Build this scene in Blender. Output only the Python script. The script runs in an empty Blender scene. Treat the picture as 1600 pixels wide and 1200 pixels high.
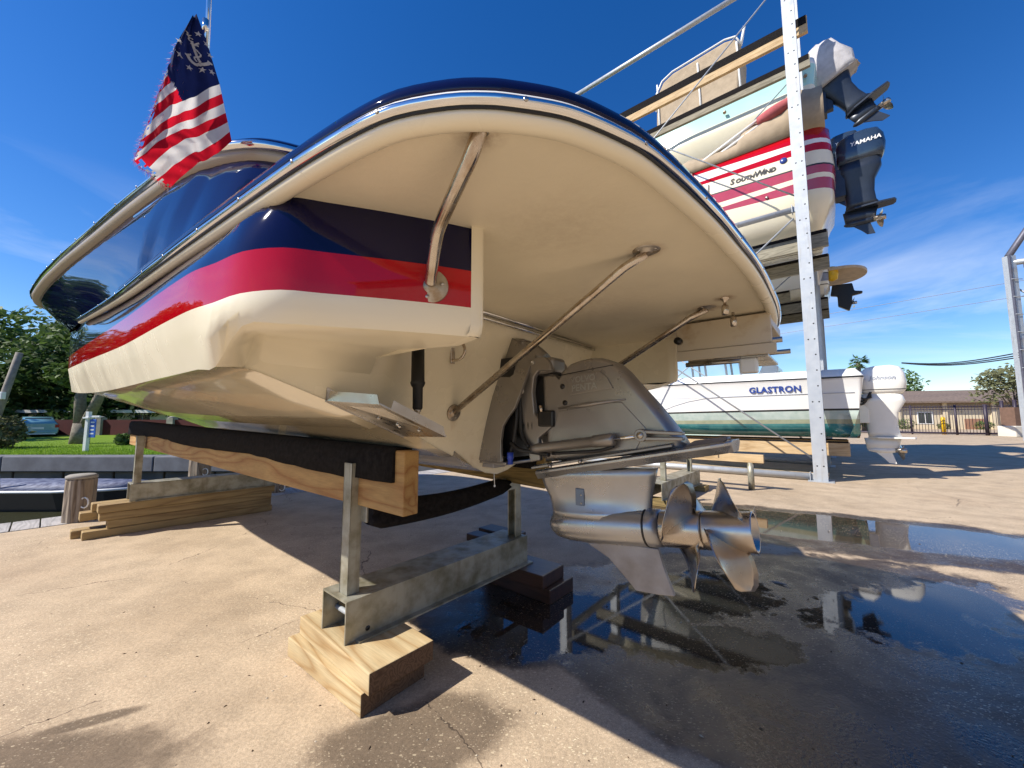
import bpy, bmesh, math, random
from mathutils import Vector, Matrix
R = math.radians
sc = bpy.context.scene
COL = sc.collection
rng = random.Random(7)

# ------------------------------------------------------------------ camera
cd = bpy.data.cameras.new('camera'); cam = bpy.data.objects.new('camera', cd); COL.objects.link(cam)
cam.location = (0, 0, 1.2); cam.rotation_euler = (R(90) + math.atan(55 / 605), 0, 0)
cd.sensor_width = 36; cd.lens = 605 / 1600 * 36; cd.clip_start = 0.05; cd.clip_end = 3000
sc.camera = cam
# ------------------------------------------------------------------ sky, sun, exposure
SUN_AZ, SUN_EL = R(252), R(43)          # where the sun stands (clockwise from +Y)
wd = bpy.data.worlds.new('World'); sc.world = wd; wd.use_nodes = True
nt = wd.node_tree; nt.nodes.clear()
N = nt.nodes.new; Lk = nt.links.new
sky = N('ShaderNodeTexSky'); sky.sky_type = 'NISHITA'; sky.sun_disc = False
sky.sun_elevation = SUN_EL; sky.sun_rotation = SUN_AZ
sky.air_density = 1.0; sky.dust_density = 0.1; sky.ozone_density = 3.0
hs = N('ShaderNodeHueSaturation'); hs.inputs['Hue'].default_value = 0.512; hs.inputs['Saturation'].default_value = 1.36; hs.inputs['Value'].default_value = 1.18; Lk(sky.outputs[0], hs.inputs['Color'])
tc = N('ShaderNodeTexCoord'); sp = N('ShaderNodeSeparateXYZ'); Lk(tc.outputs['Generated'], sp.inputs[0])
# thin cirrus: stretched noise over the dome
mp = N('ShaderNodeMapping'); mp.inputs['Rotation'].default_value = (R(-14), R(16), R(35)); mp.inputs['Scale'].default_value = (1.0, 1.0, 3.6); mp.inputs['Location'].default_value = (1.7, .35, 0.2)
Lk(tc.outputs['Generated'], mp.inputs[0])
nz = N('ShaderNodeTexNoise'); nz.inputs['Scale'].default_value = 2.3; nz.inputs['Detail'].default_value = 6; nz.inputs['Roughness'].default_value = 0.6; nz.inputs['Distortion'].default_value = 0.5
Lk(mp.outputs[0], nz.inputs['Vector'])
rp = N('ShaderNodeValToRGB'); rp.color_ramp.elements[0].position = 0.46; rp.color_ramp.elements[1].position = 0.78
Lk(nz.outputs['Fac'], rp.inputs[0])
hz = N('ShaderNodeMapRange'); hz.inputs[1].default_value = 0.06; hz.inputs[2].default_value = 0.43; hz.inputs[3].default_value = 1.0; hz.inputs[4].default_value = 0.0
Lk(sp.outputs[2], hz.inputs[0])
ml = N('ShaderNodeMath'); ml.operation = 'MULTIPLY'; Lk(rp.outputs[0], ml.inputs[0]); Lk(hz.outputs[0], ml.inputs[1])
ml2 = N('ShaderNodeMath'); ml2.operation = 'MULTIPLY'; ml2.inputs[1].default_value = 0.95; Lk(ml.outputs[0], ml2.inputs[0])
mx = N('ShaderNodeMix'); mx.data_type = 'RGBA'; Lk(ml2.outputs[0], mx.inputs[0]); Lk(hs.outputs[0], mx.inputs[6]); mx.inputs[7].default_value = (8.0, 8.6, 9.6, 1)
bg = N('ShaderNodeBackground'); bg.inputs[1].default_value = 0.094; Lk(mx.outputs[2], bg.inputs[0])
wo = N('ShaderNodeOutputWorld'); Lk(bg.outputs[0], wo.inputs[0])
sd = bpy.data.lights.new('sun', 'SUN'); sd.energy = 4.8; sd.angle = R(0.53); sd.color = (1, 0.935, 0.83)
sun = bpy.data.objects.new('sun', sd); COL.objects.link(sun)
sun.rotation_euler = Vector((-math.sin(SUN_AZ) * math.cos(SUN_EL), -math.cos(SUN_AZ) * math.cos(SUN_EL), -math.sin(SUN_EL))).to_track_quat('-Z', 'Y').to_euler()
vs = sc.view_settings; vs.view_transform = 'Standard'; vs.look = 'None'; vs.gamma = 1; vs.use_curve_mapping = False
vs.exposure = 0.52
sc.cycles.max_bounces = 6; sc.cycles.diffuse_bounces = 3; sc.cycles.glossy_bounces = 3; sc.cycles.transmission_bounces = 2; sc.cycles.use_denoising = True
sc.cycles.sample_clamp_indirect = 8; sc.cycles.caustics_reflective = False; sc.cycles.caustics_refractive = False

# ------------------------------------------------------------------ frames: u = astern, v = to starboard of the boat, z = up
HD = R(50)
A = Vector((math.sin(HD), -math.cos(HD), 0)); S = Vector((math.cos(HD), math.sin(HD), 0)); UP = Vector((0, 0, 1))
def W(u, v, z): return A * u + S * v + UP * z
def WW(l): return [W(*p) for p in l]

# ------------------------------------------------------------------ materials
MATS = {}
def newmat(name):
    m = bpy.data.materials.new(name); m.use_nodes = True; MATS[name] = m
    n = m.node_tree; return m, n, n.nodes['Principled BSDF']
def setp(b, **k):
    for a, v in k.items():
        b.inputs[a.replace('_', ' ')].default_value = v
def noise(n, scale, detail=4, rough=0.55, vec=None, dist=0.0, coord='Object'):
    t = n.nodes.new('ShaderNodeTexNoise'); t.inputs['Scale'].default_value = scale; t.inputs['Detail'].default_value = detail; t.inputs['Roughness'].default_value = rough; t.inputs['Distortion'].default_value = dist
    if vec is None:
        c = n.nodes.new('ShaderNodeTexCoord'); vec = c.outputs[coord]
    n.links.new(vec, t.inputs['Vector']); return t
def ramp(n, src, stops):
    r = n.nodes.new('ShaderNodeValToRGB'); e = r.color_ramp.elements
    while len(e) < len(stops): e.new(0.5)
    for i, (p, c) in enumerate(stops):
        e[i].position = p; e[i].color = (*c, 1) if len(c) == 3 else c
    n.links.new(src, r.inputs[0]); return r
def bump(n, b, src, strength, dist=0.01, nrm=None):
    k = n.nodes.new('ShaderNodeBump'); k.inputs['Strength'].default_value = strength; k.inputs['Distance'].default_value = dist
    n.links.new(src, k.inputs['Height']); n.links.new(k.outputs[0], b.inputs['Normal'])
    if nrm is not None: n.links.new(nrm, k.inputs['Normal'])
    return k
def g3(v): return (v, v, v)
def mat(name, col, rough=0.5, metal=0.0, var=0.12, scale=6.0, bmp=0.0, bscale=60, rvar=0.0, coat=0.0, spec=0.5, col2=None, lo=0.35, hi=0.7, trans=0.0):
    m, n, b = newmat(name)
    t = noise(n, scale, 5)
    c2 = col2 or tuple(min(1, c * (1 - var * 2)) for c in col)
    r = ramp(n, t.outputs['Fac'], [(lo, col), (hi, c2)])
    n.links.new(r.outputs[0], b.inputs['Base Color'])
    setp(b, Roughness=rough, Metallic=metal)
    b.inputs['Specular IOR Level'].default_value = spec
    if coat: b.inputs['Coat Weight'].default_value = coat; b.inputs['Coat Roughness'].default_value = 0.03
    if rvar:
        t2 = noise(n, scale * 1.7, 4); r2 = ramp(n, t2.outputs['Fac'], [(0.3, g3(max(0, rough - rvar))), (0.7, g3(min(1, rough + rvar)))])
        n.links.new(r2.outputs[0], b.inputs['Roughness'])
    if bmp:
        t3 = noise(n, bscale, 3); bump(n, b, t3.outputs['Fac'], bmp, 0.004)
    if trans:
        tr = n.nodes.new('ShaderNodeBsdfTranslucent'); n.links.new(r.outputs[0], tr.inputs[0])
        mxs = n.nodes.new('ShaderNodeMixShader'); mxs.inputs[0].default_value = trans
        out = n.nodes['Material Output']; n.links.new(b.outputs[0], mxs.inputs[1]); n.links.new(tr.outputs[0], mxs.inputs[2]); n.links.new(mxs.outputs[0], out.inputs[0])
    return m
cream = mat('cream_gelcoat', (0.87, 0.80, 0.625), 0.24, var=0.03, scale=1.6, rvar=0.08)
cream_gloss = mat('glossy_cream_gelcoat', (0.86, 0.775, 0.59), 0.13, var=0.06, scale=1.6, rvar=0.06, coat=0.5)
cream_rough = mat('cream_rough_gelcoat', (0.86, 0.78, 0.60), 0.42, var=0.07, scale=2.2, bmp=0.25, bscale=55, rvar=0.08)
navy = mat('navy_gelcoat', (0.0035, 0.0035, 0.036), 0.3, var=0.05, scale=2, coat=1.0, spec=0.0)
navy.node_tree.nodes['Principled BSDF'].inputs['Coat IOR'].default_value = 1.42
red = mat('red_gelcoat', (0.46, 0.002, 0.010), 0.3, var=0.05, scale=3, coat=1.0, spec=0.0)
chrome = mat('polished_steel', (0.82, 0.81, 0.79), 0.09, 1.0, var=0.04, scale=8, rvar=0.05)
steel = mat('stained_steel', (0.62, 0.56, 0.48), 0.24, 1.0, scale=18, col2=(0.36, 0.25, 0.16), lo=0.45, hi=0.75, rvar=0.12)
steel_plate = mat('brushed_steel', (0.55, 0.54, 0.52), 0.3, 1.0, scale=9, col2=(0.40, 0.36, 0.31), rvar=0.1)
rubber = mat('black_rubber', (0.013, 0.013, 0.014), 0.55, bmp=0.1, bscale=80)
black_plastic = mat('black_plastic', (0.01, 0.01, 0.011), 0.35)
drive_paint = mat('grey_drive_paint', (0.31, 0.29, 0.27), 0.32, 0.6, var=0.08, scale=4, rvar=0.07, bmp=0.05, bscale=160)
drive_light = mat('worn_grey_drive_paint', (0.44, 0.435, 0.43), 0.30, 0.75, var=0.1, scale=5, rvar=0.1, bmp=0.05, bscale=160)
skeg_paint = mat('bare_drive_metal', (0.36, 0.35, 0.36), 0.5, 0.5, scale=7, col2=(0.22, 0.2, 0.19), rvar=0.1, bmp=0.15, bscale=90)
prop_metal = mat('bronzed_propeller_steel', (0.54, 0.50, 0.46), 0.30, 1.0, scale=6, col2=(0.42, 0.35, 0.28), lo=0.4, hi=0.72, rvar=0.1)
blue_plastic = mat('blue_plastic', (0.02, 0.06, 0.45), 0.35)
galv = mat('dirty_galvanised_steel', (0.40, 0.39, 0.33), 0.5, 0.45, scale=9, col2=(0.20, 0.185, 0.125), lo=0.38, hi=0.66, rvar=0.12, bmp=0.15, bscale=70)
galv_clean = mat('galvanised_steel', (0.47, 0.50, 0.53), 0.5, 0.35, scale=5, col2=(0.40, 0.43, 0.47), rvar=0.1, bmp=0.08)
def rust_runs(m_, col, amount):
    n = m_.node_tree; b_ = n.nodes['Principled BSDF']; src = b_.inputs['Base Color'].links[0].from_socket
    c = n.nodes.new('ShaderNodeTexCoord'); mp_ = n.nodes.new('ShaderNodeMapping'); mp_.inputs['Scale'].default_value = (14, 14, .7); n.links.new(c.outputs['Object'], mp_.inputs[0])
    t = noise(n, 1.0, 5, .65, vec=mp_.outputs[0]); r_ = ramp(n, t.outputs['Fac'], [(.56, g3(0)), (.72, g3(amount))])
    k = n.nodes.new('ShaderNodeMix'); k.data_type = 'RGBA'; n.links.new(r_.outputs[0], k.inputs[0]); n.links.new(src, k.inputs[6]); k.inputs[7].default_value = (*col, 1); n.links.new(k.outputs[2], b_.inputs['Base Color'])
rust_runs(galv_clean, (.27, .22, .17), .55); rust_runs(galv, (.16, .11, .06), .6)
rack_dark = mat('dark_rack_steel', (0.13, 0.13, 0.17), 0.5, 0.3)
carpet = mat('black_bunk_carpet', (0.011, 0.010, 0.011), 0.95, var=0.3, scale=40, bmp=0.6, bscale=300, spec=0.1, col2=(0.022, 0.02, 0.02))
white_paint = mat('white_paint', (0.80, 0.80, 0.78), 0.3, var=0.03, scale=3)
white_gel = mat('white_gelcoat', (0.82, 0.82, 0.80), 0.2, var=0.03, scale=2, coat=0.4)
aqua_gel = mat('aqua_gelcoat', (0.46, 0.74, 0.68), 0.2, var=0.03, scale=2, coat=0.4)
teal_gel = mat('teal_bottom_gelcoat', (0.06, 0.27, 0.27), 0.16, var=0.25, scale=3, coat=0.8, col2=(0.02, 0.17, 0.20), lo=0.4, hi=0.6)
rose = mat('faded_red_gelcoat', (0.46, 0.06, 0.10), 0.2, var=0.06, coat=0.5)
canvas = mat('tan_canvas', (0.44, 0.35, 0.25), 0.9, var=0.1, scale=5, bmp=0.5, bscale=9, spec=0.15)
red_canvas = mat('faded_red_canvas', (0.48, 0.13, 0.14), 0.9, bmp=0.5, bscale=14, spec=0.15)
grey_canvas = mat('pale_grey_canvas', (0.52, 0.50, 0.51), 0.85, bmp=0.5, bscale=8, spec=0.2)
motor_navy = mat('navy_motor_paint', (0.035, 0.06, 0.10), 0.22, 0.3, var=0.1, coat=0.5)
motor_dark = mat('dark_motor_paint', (0.03, 0.04, 0.06), 0.35, 0.3)
motor_white = mat('white_motor_paint', (0.80, 0.79, 0.75), 0.25, var=0.03, coat=0.4)
lettering_white = mat('white_lettering', (0.85, 0.85, 0.85), 0.4, var=0.01)
lettering_blue = mat('blue_lettering', (0.02, 0.05, 0.25), 0.3, var=0.01)
lettering_grey = mat('grey_lettering', (0.35, 0.38, 0.45), 0.3, var=0.01)
black_trim = mat('black_trim', (0.02, 0.02, 0.02), 0.4)
yellow = mat('yellow_vinyl', (0.80, 0.48, 0.01), 0.35)
silver_gel = mat('silver_gelcoat', (0.30, 0.29, 0.30), 0.25, coat=0.3)
flag_red = mat('flag_red_cloth', (0.62, 0.012, 0.03), 0.85, var=0.08, scale=30, spec=0.1, trans=0.6)
flag_white = mat('flag_white_cloth', (0.78, 0.75, 0.72), 0.85, var=0.05, scale=20, spec=0.1, trans=0.55)
flag_blue = mat('flag_blue_cloth', (0.010, 0.018, 0.09), 0.85, var=0.1, scale=30, spec=0.1, trans=0.15)
seawall_grey = mat('seawall_cap_concrete', (0.17, 0.175, 0.19), 0.9, scale=2.5, col2=(0.11, 0.11, 0.12), bmp=0.3, bscale=30)
concrete_grey = mat('weathered_concrete', (0.36, 0.34, 0.31), 0.9, scale=2.5, col2=(0.22, 0.20, 0.18), bmp=0.3, bscale=30)
concrete_tan = mat('tan_seawall_panel', (0.24, 0.20, 0.15), 0.9, scale=2.0, col2=(0.14, 0.12, 0.09), bmp=0.3, bscale=20)
fence_red = mat('dark_red_fence', (0.085, 0.008, 0.010), 0.8, scale=3)
stucco = mat('cream_stucco', (0.66, 0.56, 0.40), 0.9, var=0.05, scale=1)
stucco_pale = mat('pale_stucco', (0.66, 0.62, 0.54), 0.9, var=0.05, scale=1)
shingle = mat('brown_shingle', (0.21, 0.155, 0.125), 0.95, var=0.2, scale=5, bmp=0.4, bscale=12)
shingle_grey = mat('grey_shingle', (0.24, 0.24, 0.23), 0.95, var=0.2, scale=5)
brick_red = mat('brick_infill', (0.36, 0.19, 0.12), 0.9, scale=14)
iron = mat('dark_iron', (0.035, 0.025, 0.045), 0.5)
glass_dark = mat('dark_glass', (0.03, 0.04, 0.05), 0.06, var=0.02)
car_paint = mat('pale_blue_car_paint', (0.20, 0.40, 0.46), 0.2, 0.2, var=0.03, coat=0.7)
tail_red = mat('tail_light_red', (0.4, 0.01, 0.01), 0.15)
sign_blue = mat('blue_sign', (0.03, 0.12, 0.50), 0.4, var=0.02)
siding = mat('corrugated_grey_siding', (0.42, 0.40, 0.36), 0.55, 0.1, scale=1.2)
bark = mat('grey_bark', (0.24, 0.21, 0.17), 0.95, scale=8, col2=(0.13, 0.11, 0.09), bmp=0.8, bscale=18)
pole_wood = mat('weathered_pole_wood', (0.30, 0.27, 0.23), 0.9, scale=6, col2=(0.2, 0.18, 0.15))
def leafmat(name, c1, c2):
    return mat(name, c1, 0.6, scale=1.3, col2=c2, lo=0.3, hi=0.7, trans=0.3, spec=0.3)
leaf_dark = leafmat('dark_leaf', (0.035, 0.075, 0.022), (0.07, 0.12, 0.03))
leaf_mid = leafmat('mid_leaf', (0.07, 0.13, 0.03), (0.12, 0.18, 0.05))
leaf_olive = leafmat('olive_leaf', (0.12, 0.135, 0.06), (0.20, 0.20, 0.10))
leaf_palm = leafmat('palm_leaf', (0.07, 0.15, 0.03), (0.12, 0.20, 0.06))
grass_m = leafmat('lawn_grass', (0.17, 0.30, 0.02), (0.26, 0.40, 0.035))
def wood(name, light, dark, ang, ring=1.0, rough=0.75, bm=0.25, wscale=9.0):
    """grain runs along the horizontal direction that lies at ang from +X"""
    m, n, b = newmat(name)
    c = n.nodes.new('ShaderNodeTexCoord'); oi = n.nodes.new('ShaderNodeObjectInfo')
    ad = n.nodes.new('ShaderNodeVectorMath'); ad.operation = 'ADD'; n.links.new(c.outputs['Object'], ad.inputs[0])
    sclv = n.nodes.new('ShaderNodeVectorMath'); sclv.operation = 'SCALE'; sclv.inputs[3].default_value = 7.0
    cbv = n.nodes.new('ShaderNodeCombineXYZ'); n.links.new(oi.outputs['Random'], cbv.inputs[0]); n.links.new(oi.outputs['Random'], cbv.inputs[1]); n.links.new(oi.outputs['Random'], cbv.inputs[2])
    n.links.new(cbv.outputs[0], sclv.inputs[0]); n.links.new(sclv.outputs[0], ad.inputs[1])
    ro = n.nodes.new('ShaderNodeMapping'); ro.inputs['Rotation'].default_value = (0, 0, -ang); n.links.new(ad.outputs[0], ro.inputs[0])
    st = n.nodes.new('ShaderNodeMapping'); st.inputs['Scale'].default_value = (0.12, 1, 1); n.links.new(ro.outputs[0], st.inputs[0])
    t = noise(n, wscale, 2, 0.4, vec=st.outputs[0], dist=0.4)
    mu = n.nodes.new('ShaderNodeMath'); mu.operation = 'MULTIPLY'; mu.inputs[1].default_value = 14 * ring; n.links.new(t.outputs['Fac'], mu.inputs[0])
    fr = n.nodes.new('ShaderNodeMath'); fr.operation = 'PINGPONG'; fr.inputs[1].default_value = 1.0; n.links.new(mu.outputs[0], fr.inputs[0])
    st2 = n.nodes.new('ShaderNodeMapping'); st2.inputs['Scale'].default_value = (0.05, 1, 1); n.links.new(ro.outputs[0], st2.inputs[0])
    fib = noise(n, 180, 3, 0.6, vec=st2.outputs[0])
    r = ramp(n, fr.outputs[0], [(0.1, light), (0.75, tuple((a + d) / 2 for a, d in zip(light, dark))), (0.97, dark)])
    mxc = n.nodes.new('ShaderNodeMix'); mxc.data_type = 'RGBA'; mxc.blend_type = 'MULTIPLY'; mxc.inputs[0].default_value = 0.5
    r2 = ramp(n, fib.outputs['Fac'], [(0.3, g3(0.62)), (0.65, g3(1.0))])
    big = noise(n, 2.5, 3); r3 = ramp(n, big.outputs['Fac'], [(0.35, g3(0.75)), (0.65, g3(1.0))])
    mx3 = n.nodes.new('ShaderNodeMix'); mx3.data_type = 'RGBA'; mx3.blend_type = 'MULTIPLY'; mx3.inputs[0].default_value = 0.8
    n.links.new(r.outputs[0], mxc.inputs[6]); n.links.new(r2.outputs[0], mxc.inputs[7])
    n.links.new(mxc.outputs[2], mx3.inputs[6]); n.links.new(r3.outputs[0], mx3.inputs[7])
    n.links.new(mx3.outputs[2], b.inputs['Base Color']); setp(b, Roughness=rough)
    bump(n, b, fib.outputs['Fac'], bm, 0.003)
    return m
ANG_U = math.atan2(A.y, A.x); ANG_V = math.atan2(S.y, S.x)
wood_bunk = wood('pine_bunk_wood', (0.54, 0.33, 0.125), (0.38, 0.18, 0.06), ANG_U, ring=1.2, wscale=5)
wood_block = wood('treated_pine_block', (0.60, 0.47, 0.27), (0.42, 0.27, 0.12), ANG_U, ring=1.3, wscale=5)
wood_end = wood('soaked_shaded_end_grain', (0.17, 0.095, 0.05), (0.09, 0.045, 0.022), ANG_U, ring=1.6, wscale=14)  # wet end grain with the aft face's shade put into its colour
wood_wet = wood('wet_dark_wood', (0.085, 0.035, 0.018), (0.045, 0.018, 0.010), ANG_U, rough=0.35)
wood_stack = wood('aged_timber', (0.44, 0.31, 0.14), (0.28, 0.18, 0.08), ANG_V, ring=1.0, wscale=5)
wood_grey = wood('weathered_grey_wood', (0.36, 0.33, 0.25), (0.21, 0.19, 0.14), ANG_U)
wood_pale = wood('pale_new_wood', (0.66, 0.48, 0.27), (0.50, 0.33, 0.16), ANG_U, ring=0.6)
wood_green = wood('mossy_timber', (0.34, 0.24, 0.09), (0.18, 0.13, 0.05), ANG_U)
wood_dock = wood('bleached_dock_wood', (0.50, 0.47, 0.45), (0.34, 0.32, 0.30), ANG_U)
wood_pile = wood('pile_wood', (0.36, 0.29, 0.22), (0.16, 0.12, 0.09), 0)
# pile grain runs upright
for nd in wood_pile.node_tree.nodes:
    if nd.type == 'MAPPING' and abs(nd.inputs['Scale'].default_value[0] - 1) > 0.5: nd.inputs['Scale'].default_value = (1, 1, nd.inputs['Scale'].default_value[0])

# yard concrete: tan shell-aggregate slab with wet and flooded areas and painted shade
def ground_material():
    m, n, b = newmat('shell_concrete')
    c = n.nodes.new('ShaderNodeTexCoord'); P = c.outputs['Object']
    def math_(op, a, bb=None):
        k = n.nodes.new('ShaderNodeMath'); k.operation = op
        for i, x in enumerate((a, bb)):
            if x is None: continue
            if isinstance(x, (int, float)): k.inputs[i].default_value = x
            else: n.links.new(x, k.inputs[i])
        return k.outputs[0]
    big = noise(n, 0.55, 5, 0.6, vec=P); mid = noise(n, 3.2, 5, 0.65, vec=P); fine = noise(n, 70, 3, 0.6, vec=P)
    r1 = ramp(n, big.outputs['Fac'], [(0.32, (0.44, 0.335, 0.225)), (0.5, (0.54, 0.42, 0.29)), (0.68, (0.49, 0.37, 0.25))])
    r2 = ramp(n, mid.outputs['Fac'], [(0.3, g3(0.76)), (0.62, g3(1.04))])
    r3 = ramp(n, fine.outputs['Fac'], [(0.3, g3(0.78)), (0.7, g3(1.12))])
    def mul(a, bb, f=1.0):
        k = n.nodes.new('ShaderNodeMix'); k.data_type = 'RGBA'; k.blend_type = 'MULTIPLY'; k.inputs[0].default_value = f
        n.links.new(a, k.inputs[6]); n.links.new(bb, k.inputs[7]); return k.outputs[2]
    gr = noise(n, 260, 2, 0.6, vec=P); r4_ = ramp(n, gr.outputs['Fac'], [(0.32, g3(0.72)), (0.6, g3(1.08))])
    col = mul(mul(mul(r1.outputs[0], r2.outputs[0]), r3.outputs[0]), r4_.outputs[0])
    # shell flecks
    dn_shared = ramp(n, noise(n, 0.9, 2, 0.5, vec=P).outputs['Fac'], [(0.36, g3(0.05)), (0.62, g3(1))])
    def flecks(scale, thr, size, color, inp, seedoff):
        mpn = n.nodes.new('ShaderNodeMapping'); mpn.inputs['Location'].default_value = (seedoff, seedoff * 2, 0); mpn.inputs['Rotation'].default_value = (0, 0, seedoff); mpn.inputs['Scale'].default_value = (1, 1.7, 1); n.links.new(P, mpn.inputs[0])
        v = n.nodes.new('ShaderNodeTexVoronoi'); v.inputs['Scale'].default_value = scale; n.links.new(mpn.outputs[0], v.inputs['Vector'])
        sepc = n.nodes.new('ShaderNodeSeparateColor'); n.links.new(v.outputs['Color'], sepc.inputs[0])
        on = math_('GREATER_THAN', sepc.outputs[0], thr)
        sz = math_('MULTIPLY', sepc.outputs[1], size)
        near = math_('LESS_THAN', v.outputs['Distance'], sz)
        dn = dn_shared
        k = math_('MULTIPLY', on, near); k = math_('MULTIPLY', k, dn.outputs[0])
        mxn = n.nodes.new('ShaderNodeMix'); mxn.data_type = 'RGBA'; n.links.new(k, mxn.inputs[0]); n.links.new(inp, mxn.inputs[6]); mxn.inputs[7].default_value = (*color, 1)
        return mxn.outputs[2]
    # hairline cracks
    dn_ = noise(n, 1.5, 5, 0.7, vec=P); dv = n.nodes.new('ShaderNodeVectorMath'); dv.operation = 'MULTIPLY_ADD'; dv.inputs[1].default_value = (0.35, 0.35, 0); n.links.new(dn_.outputs['Color'], dv.inputs[0]); n.links.new(P, dv.inputs[2])
    cr = n.nodes.new('ShaderNodeTexVoronoi'); cr.feature = 'DISTANCE_TO_EDGE'; cr.inputs['Scale'].default_value = 0.55; n.links.new(dv.outputs[0], cr.inputs['Vector'])
    ck = math_('LESS_THAN', cr.outputs['Distance'], 0.0016)
    brk = noise(n, 1.1, 2, 0.5, vec=P); ckm = math_('MULTIPLY', ck, math_('GREATER_THAN', brk.outputs['Fac'], 0.5)); ckm = math_('MULTIPLY', ckm, 0.75)
    mxk = n.nodes.new('ShaderNodeMix'); mxk.data_type = 'RGBA'; n.links.new(ckm, mxk.inputs[0]); n.links.new(col, mxk.inputs[6]); mxk.inputs[7].default_value = (0.10, 0.07, 0.05, 1); col = mxk.outputs[2]
    # wet areas and painted boat shade: ragged-edged ellipses on the slab
    rag = noise(n, 2.3, 6, 0.68, vec=P, dist=0.3); rg = math_('MULTIPLY', math_('SUBTRACT', rag.outputs['Fac'], 0.5), 1.5)
    rag2 = noise(n, 6.5, 5, 0.7, vec=P, dist=0.4); rg2 = math_('MULTIPLY', math_('SUBTRACT', rag2.outputs['Fac'], 0.5), 2.2)
    def area(cx, cy, rx, ry, ang, amp=1.0, soft=0.08, fine_=False):
        mpn = n.nodes.new('ShaderNodeMapping'); mpn.vector_type = 'TEXTURE'; mpn.inputs['Location'].default_value = (cx, cy, 0); mpn.inputs['Rotation'].default_value = (0, 0, R(ang)); mpn.inputs['Scale'].default_value = (rx, ry, 1e3)
        n.links.new(P, mpn.inputs[0]); ln = n.nodes.new('ShaderNodeVectorMath'); ln.operation = 'LENGTH'; n.links.new(mpn.outputs[0], ln.inputs[0])
        x = math_('ADD', math_('SUBTRACT', 1.0, ln.outputs['Value']), math_('ADD', math_('MULTIPLY', rg, amp), math_('MULTIPLY', rg2, amp * .55)) if fine_ else math_('MULTIPLY', rg, amp))
        mr = n.nodes.new('ShaderNodeMapRange'); mr.interpolation_type = 'SMOOTHSTEP'; mr.inputs[1].default_value = -soft; mr.inputs[2].default_value = soft; n.links.new(x, mr.inputs[0]); return mr.outputs[0]
    def mx_(l):
        o = l[0]
        for x in l[1:]: o = math_('MAXIMUM', o, x)
        return o
    damp_shade = mx_([area(1.55, 2.78, 1.95, 0.80, 6, 0.6), area(0.15, 2.58, 0.72, 0.58, 0, 0.5), area(3.5, 4.35, 2.5, 0.95, -28, 0.45), area(1.95, 1.85, 1.45, 0.66, -10, 0.45), area(0.72, 2.08, 0.75, 0.36, -28, 0.4), area(1.25, 1.62, 0.95, 0.36, -20, 0.35), area(2.6, 1.5, 1.2, 0.5, 0, 0.3)])  # damp slab, widened to paint the boat's shadow into the colour
    stain = mx_([area(-0.35, 1.58, 0.34, 0.20, 20, 1.0, 0.25), area(-1.75, 1.38, 0.62, 0.2, 15, 1.0, 0.22), area(-1.68, 1.66, 0.17, 0.035, 28, 0.5, 0.3), area(5.2, 3.6, 1.2, 0.3, -30, 1, 0.3), area(-0.86, 1.98, 0.1, 0.05, 20, 0.6, 0.3)])
    flood = mx_([area(3.5, 4.45, 2.2, 0.62, -28, 0.55, 0.06), area(0.35, 2.45, 0.6, 0.38, 10, 1.0, 0.12, True), area(1.15, 2.75, 0.85, 0.34, 15, 1.1, 0.12, True), area(2.75, 2.5, 0.95, 0.42, 5, 1.0, 0.12, True), area(1.0, 2.2, 0.5, 0.2, 0, 1.0, 0.12, True), area(0.9, 3.95, 0.35, 0.12, -10, 0.7, 0.1)])
    wet = math_('MINIMUM', math_('ADD', damp_shade, math_('MULTIPLY', stain, 0.6)), 1.0)  # also carries the painted shade
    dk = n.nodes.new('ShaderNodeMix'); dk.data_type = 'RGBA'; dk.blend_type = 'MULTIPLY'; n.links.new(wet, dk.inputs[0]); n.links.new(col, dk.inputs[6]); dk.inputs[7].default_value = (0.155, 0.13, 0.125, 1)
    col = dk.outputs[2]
    col = flecks(48, 0.62, 0.36, (0.68, 0.57, 0.39), col, 0.4)
    col = flecks(95, 0.5, 0.40, (0.66, 0.55, 0.39), col, 1.3)
    col = flecks(26, 0.93, 0.16, (0.16, 0.10, 0.07), col, 2.1)
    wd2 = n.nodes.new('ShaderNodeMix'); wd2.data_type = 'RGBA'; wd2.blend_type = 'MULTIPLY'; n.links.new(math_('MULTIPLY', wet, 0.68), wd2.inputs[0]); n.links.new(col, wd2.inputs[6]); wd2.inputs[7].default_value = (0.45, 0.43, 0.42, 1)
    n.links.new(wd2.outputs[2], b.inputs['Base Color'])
    # roughness: dry 0.85, damp 0.32, flooded 0.03
    ra = n.nodes.new('ShaderNodeMapRange'); ra.inputs[3].default_value = 0.86; ra.inputs[4].default_value = 0.36; n.links.new(damp_shade, ra.inputs[0])
    fl = math_('MULTIPLY', flood, damp_shade)
    sheen = ramp(n, rag.outputs['Fac'], [(0.38, g3(0.17)), (0.6, g3(0.5))]); n.links.new(sheen.outputs[0], ra.inputs[4])
    rb = n.nodes.new('ShaderNodeMix'); rb.data_type = 'FLOAT'; n.links.new(fl, rb.inputs[0]); n.links.new(ra.outputs[0], rb.inputs[2]); rb.inputs[3].default_value = 0.025
    n.links.new(rb.outputs[0], b.inputs['Roughness'])
    sl = n.nodes.new('ShaderNodeMapRange'); sl.inputs[3].default_value = 0.35; sl.inputs[4].default_value = 0.62; n.links.new(damp_shade, sl.inputs[0]); n.links.new(sl.outputs[0], b.inputs['Specular IOR Level'])
    hgt = math_('ADD', math_('MULTIPLY', fine.outputs['Fac'], 0.6), math_('MULTIPLY', mid.outputs['Fac'], 1.2))
    bp = bump(n, b, hgt, 0.35, 0.006)
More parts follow.
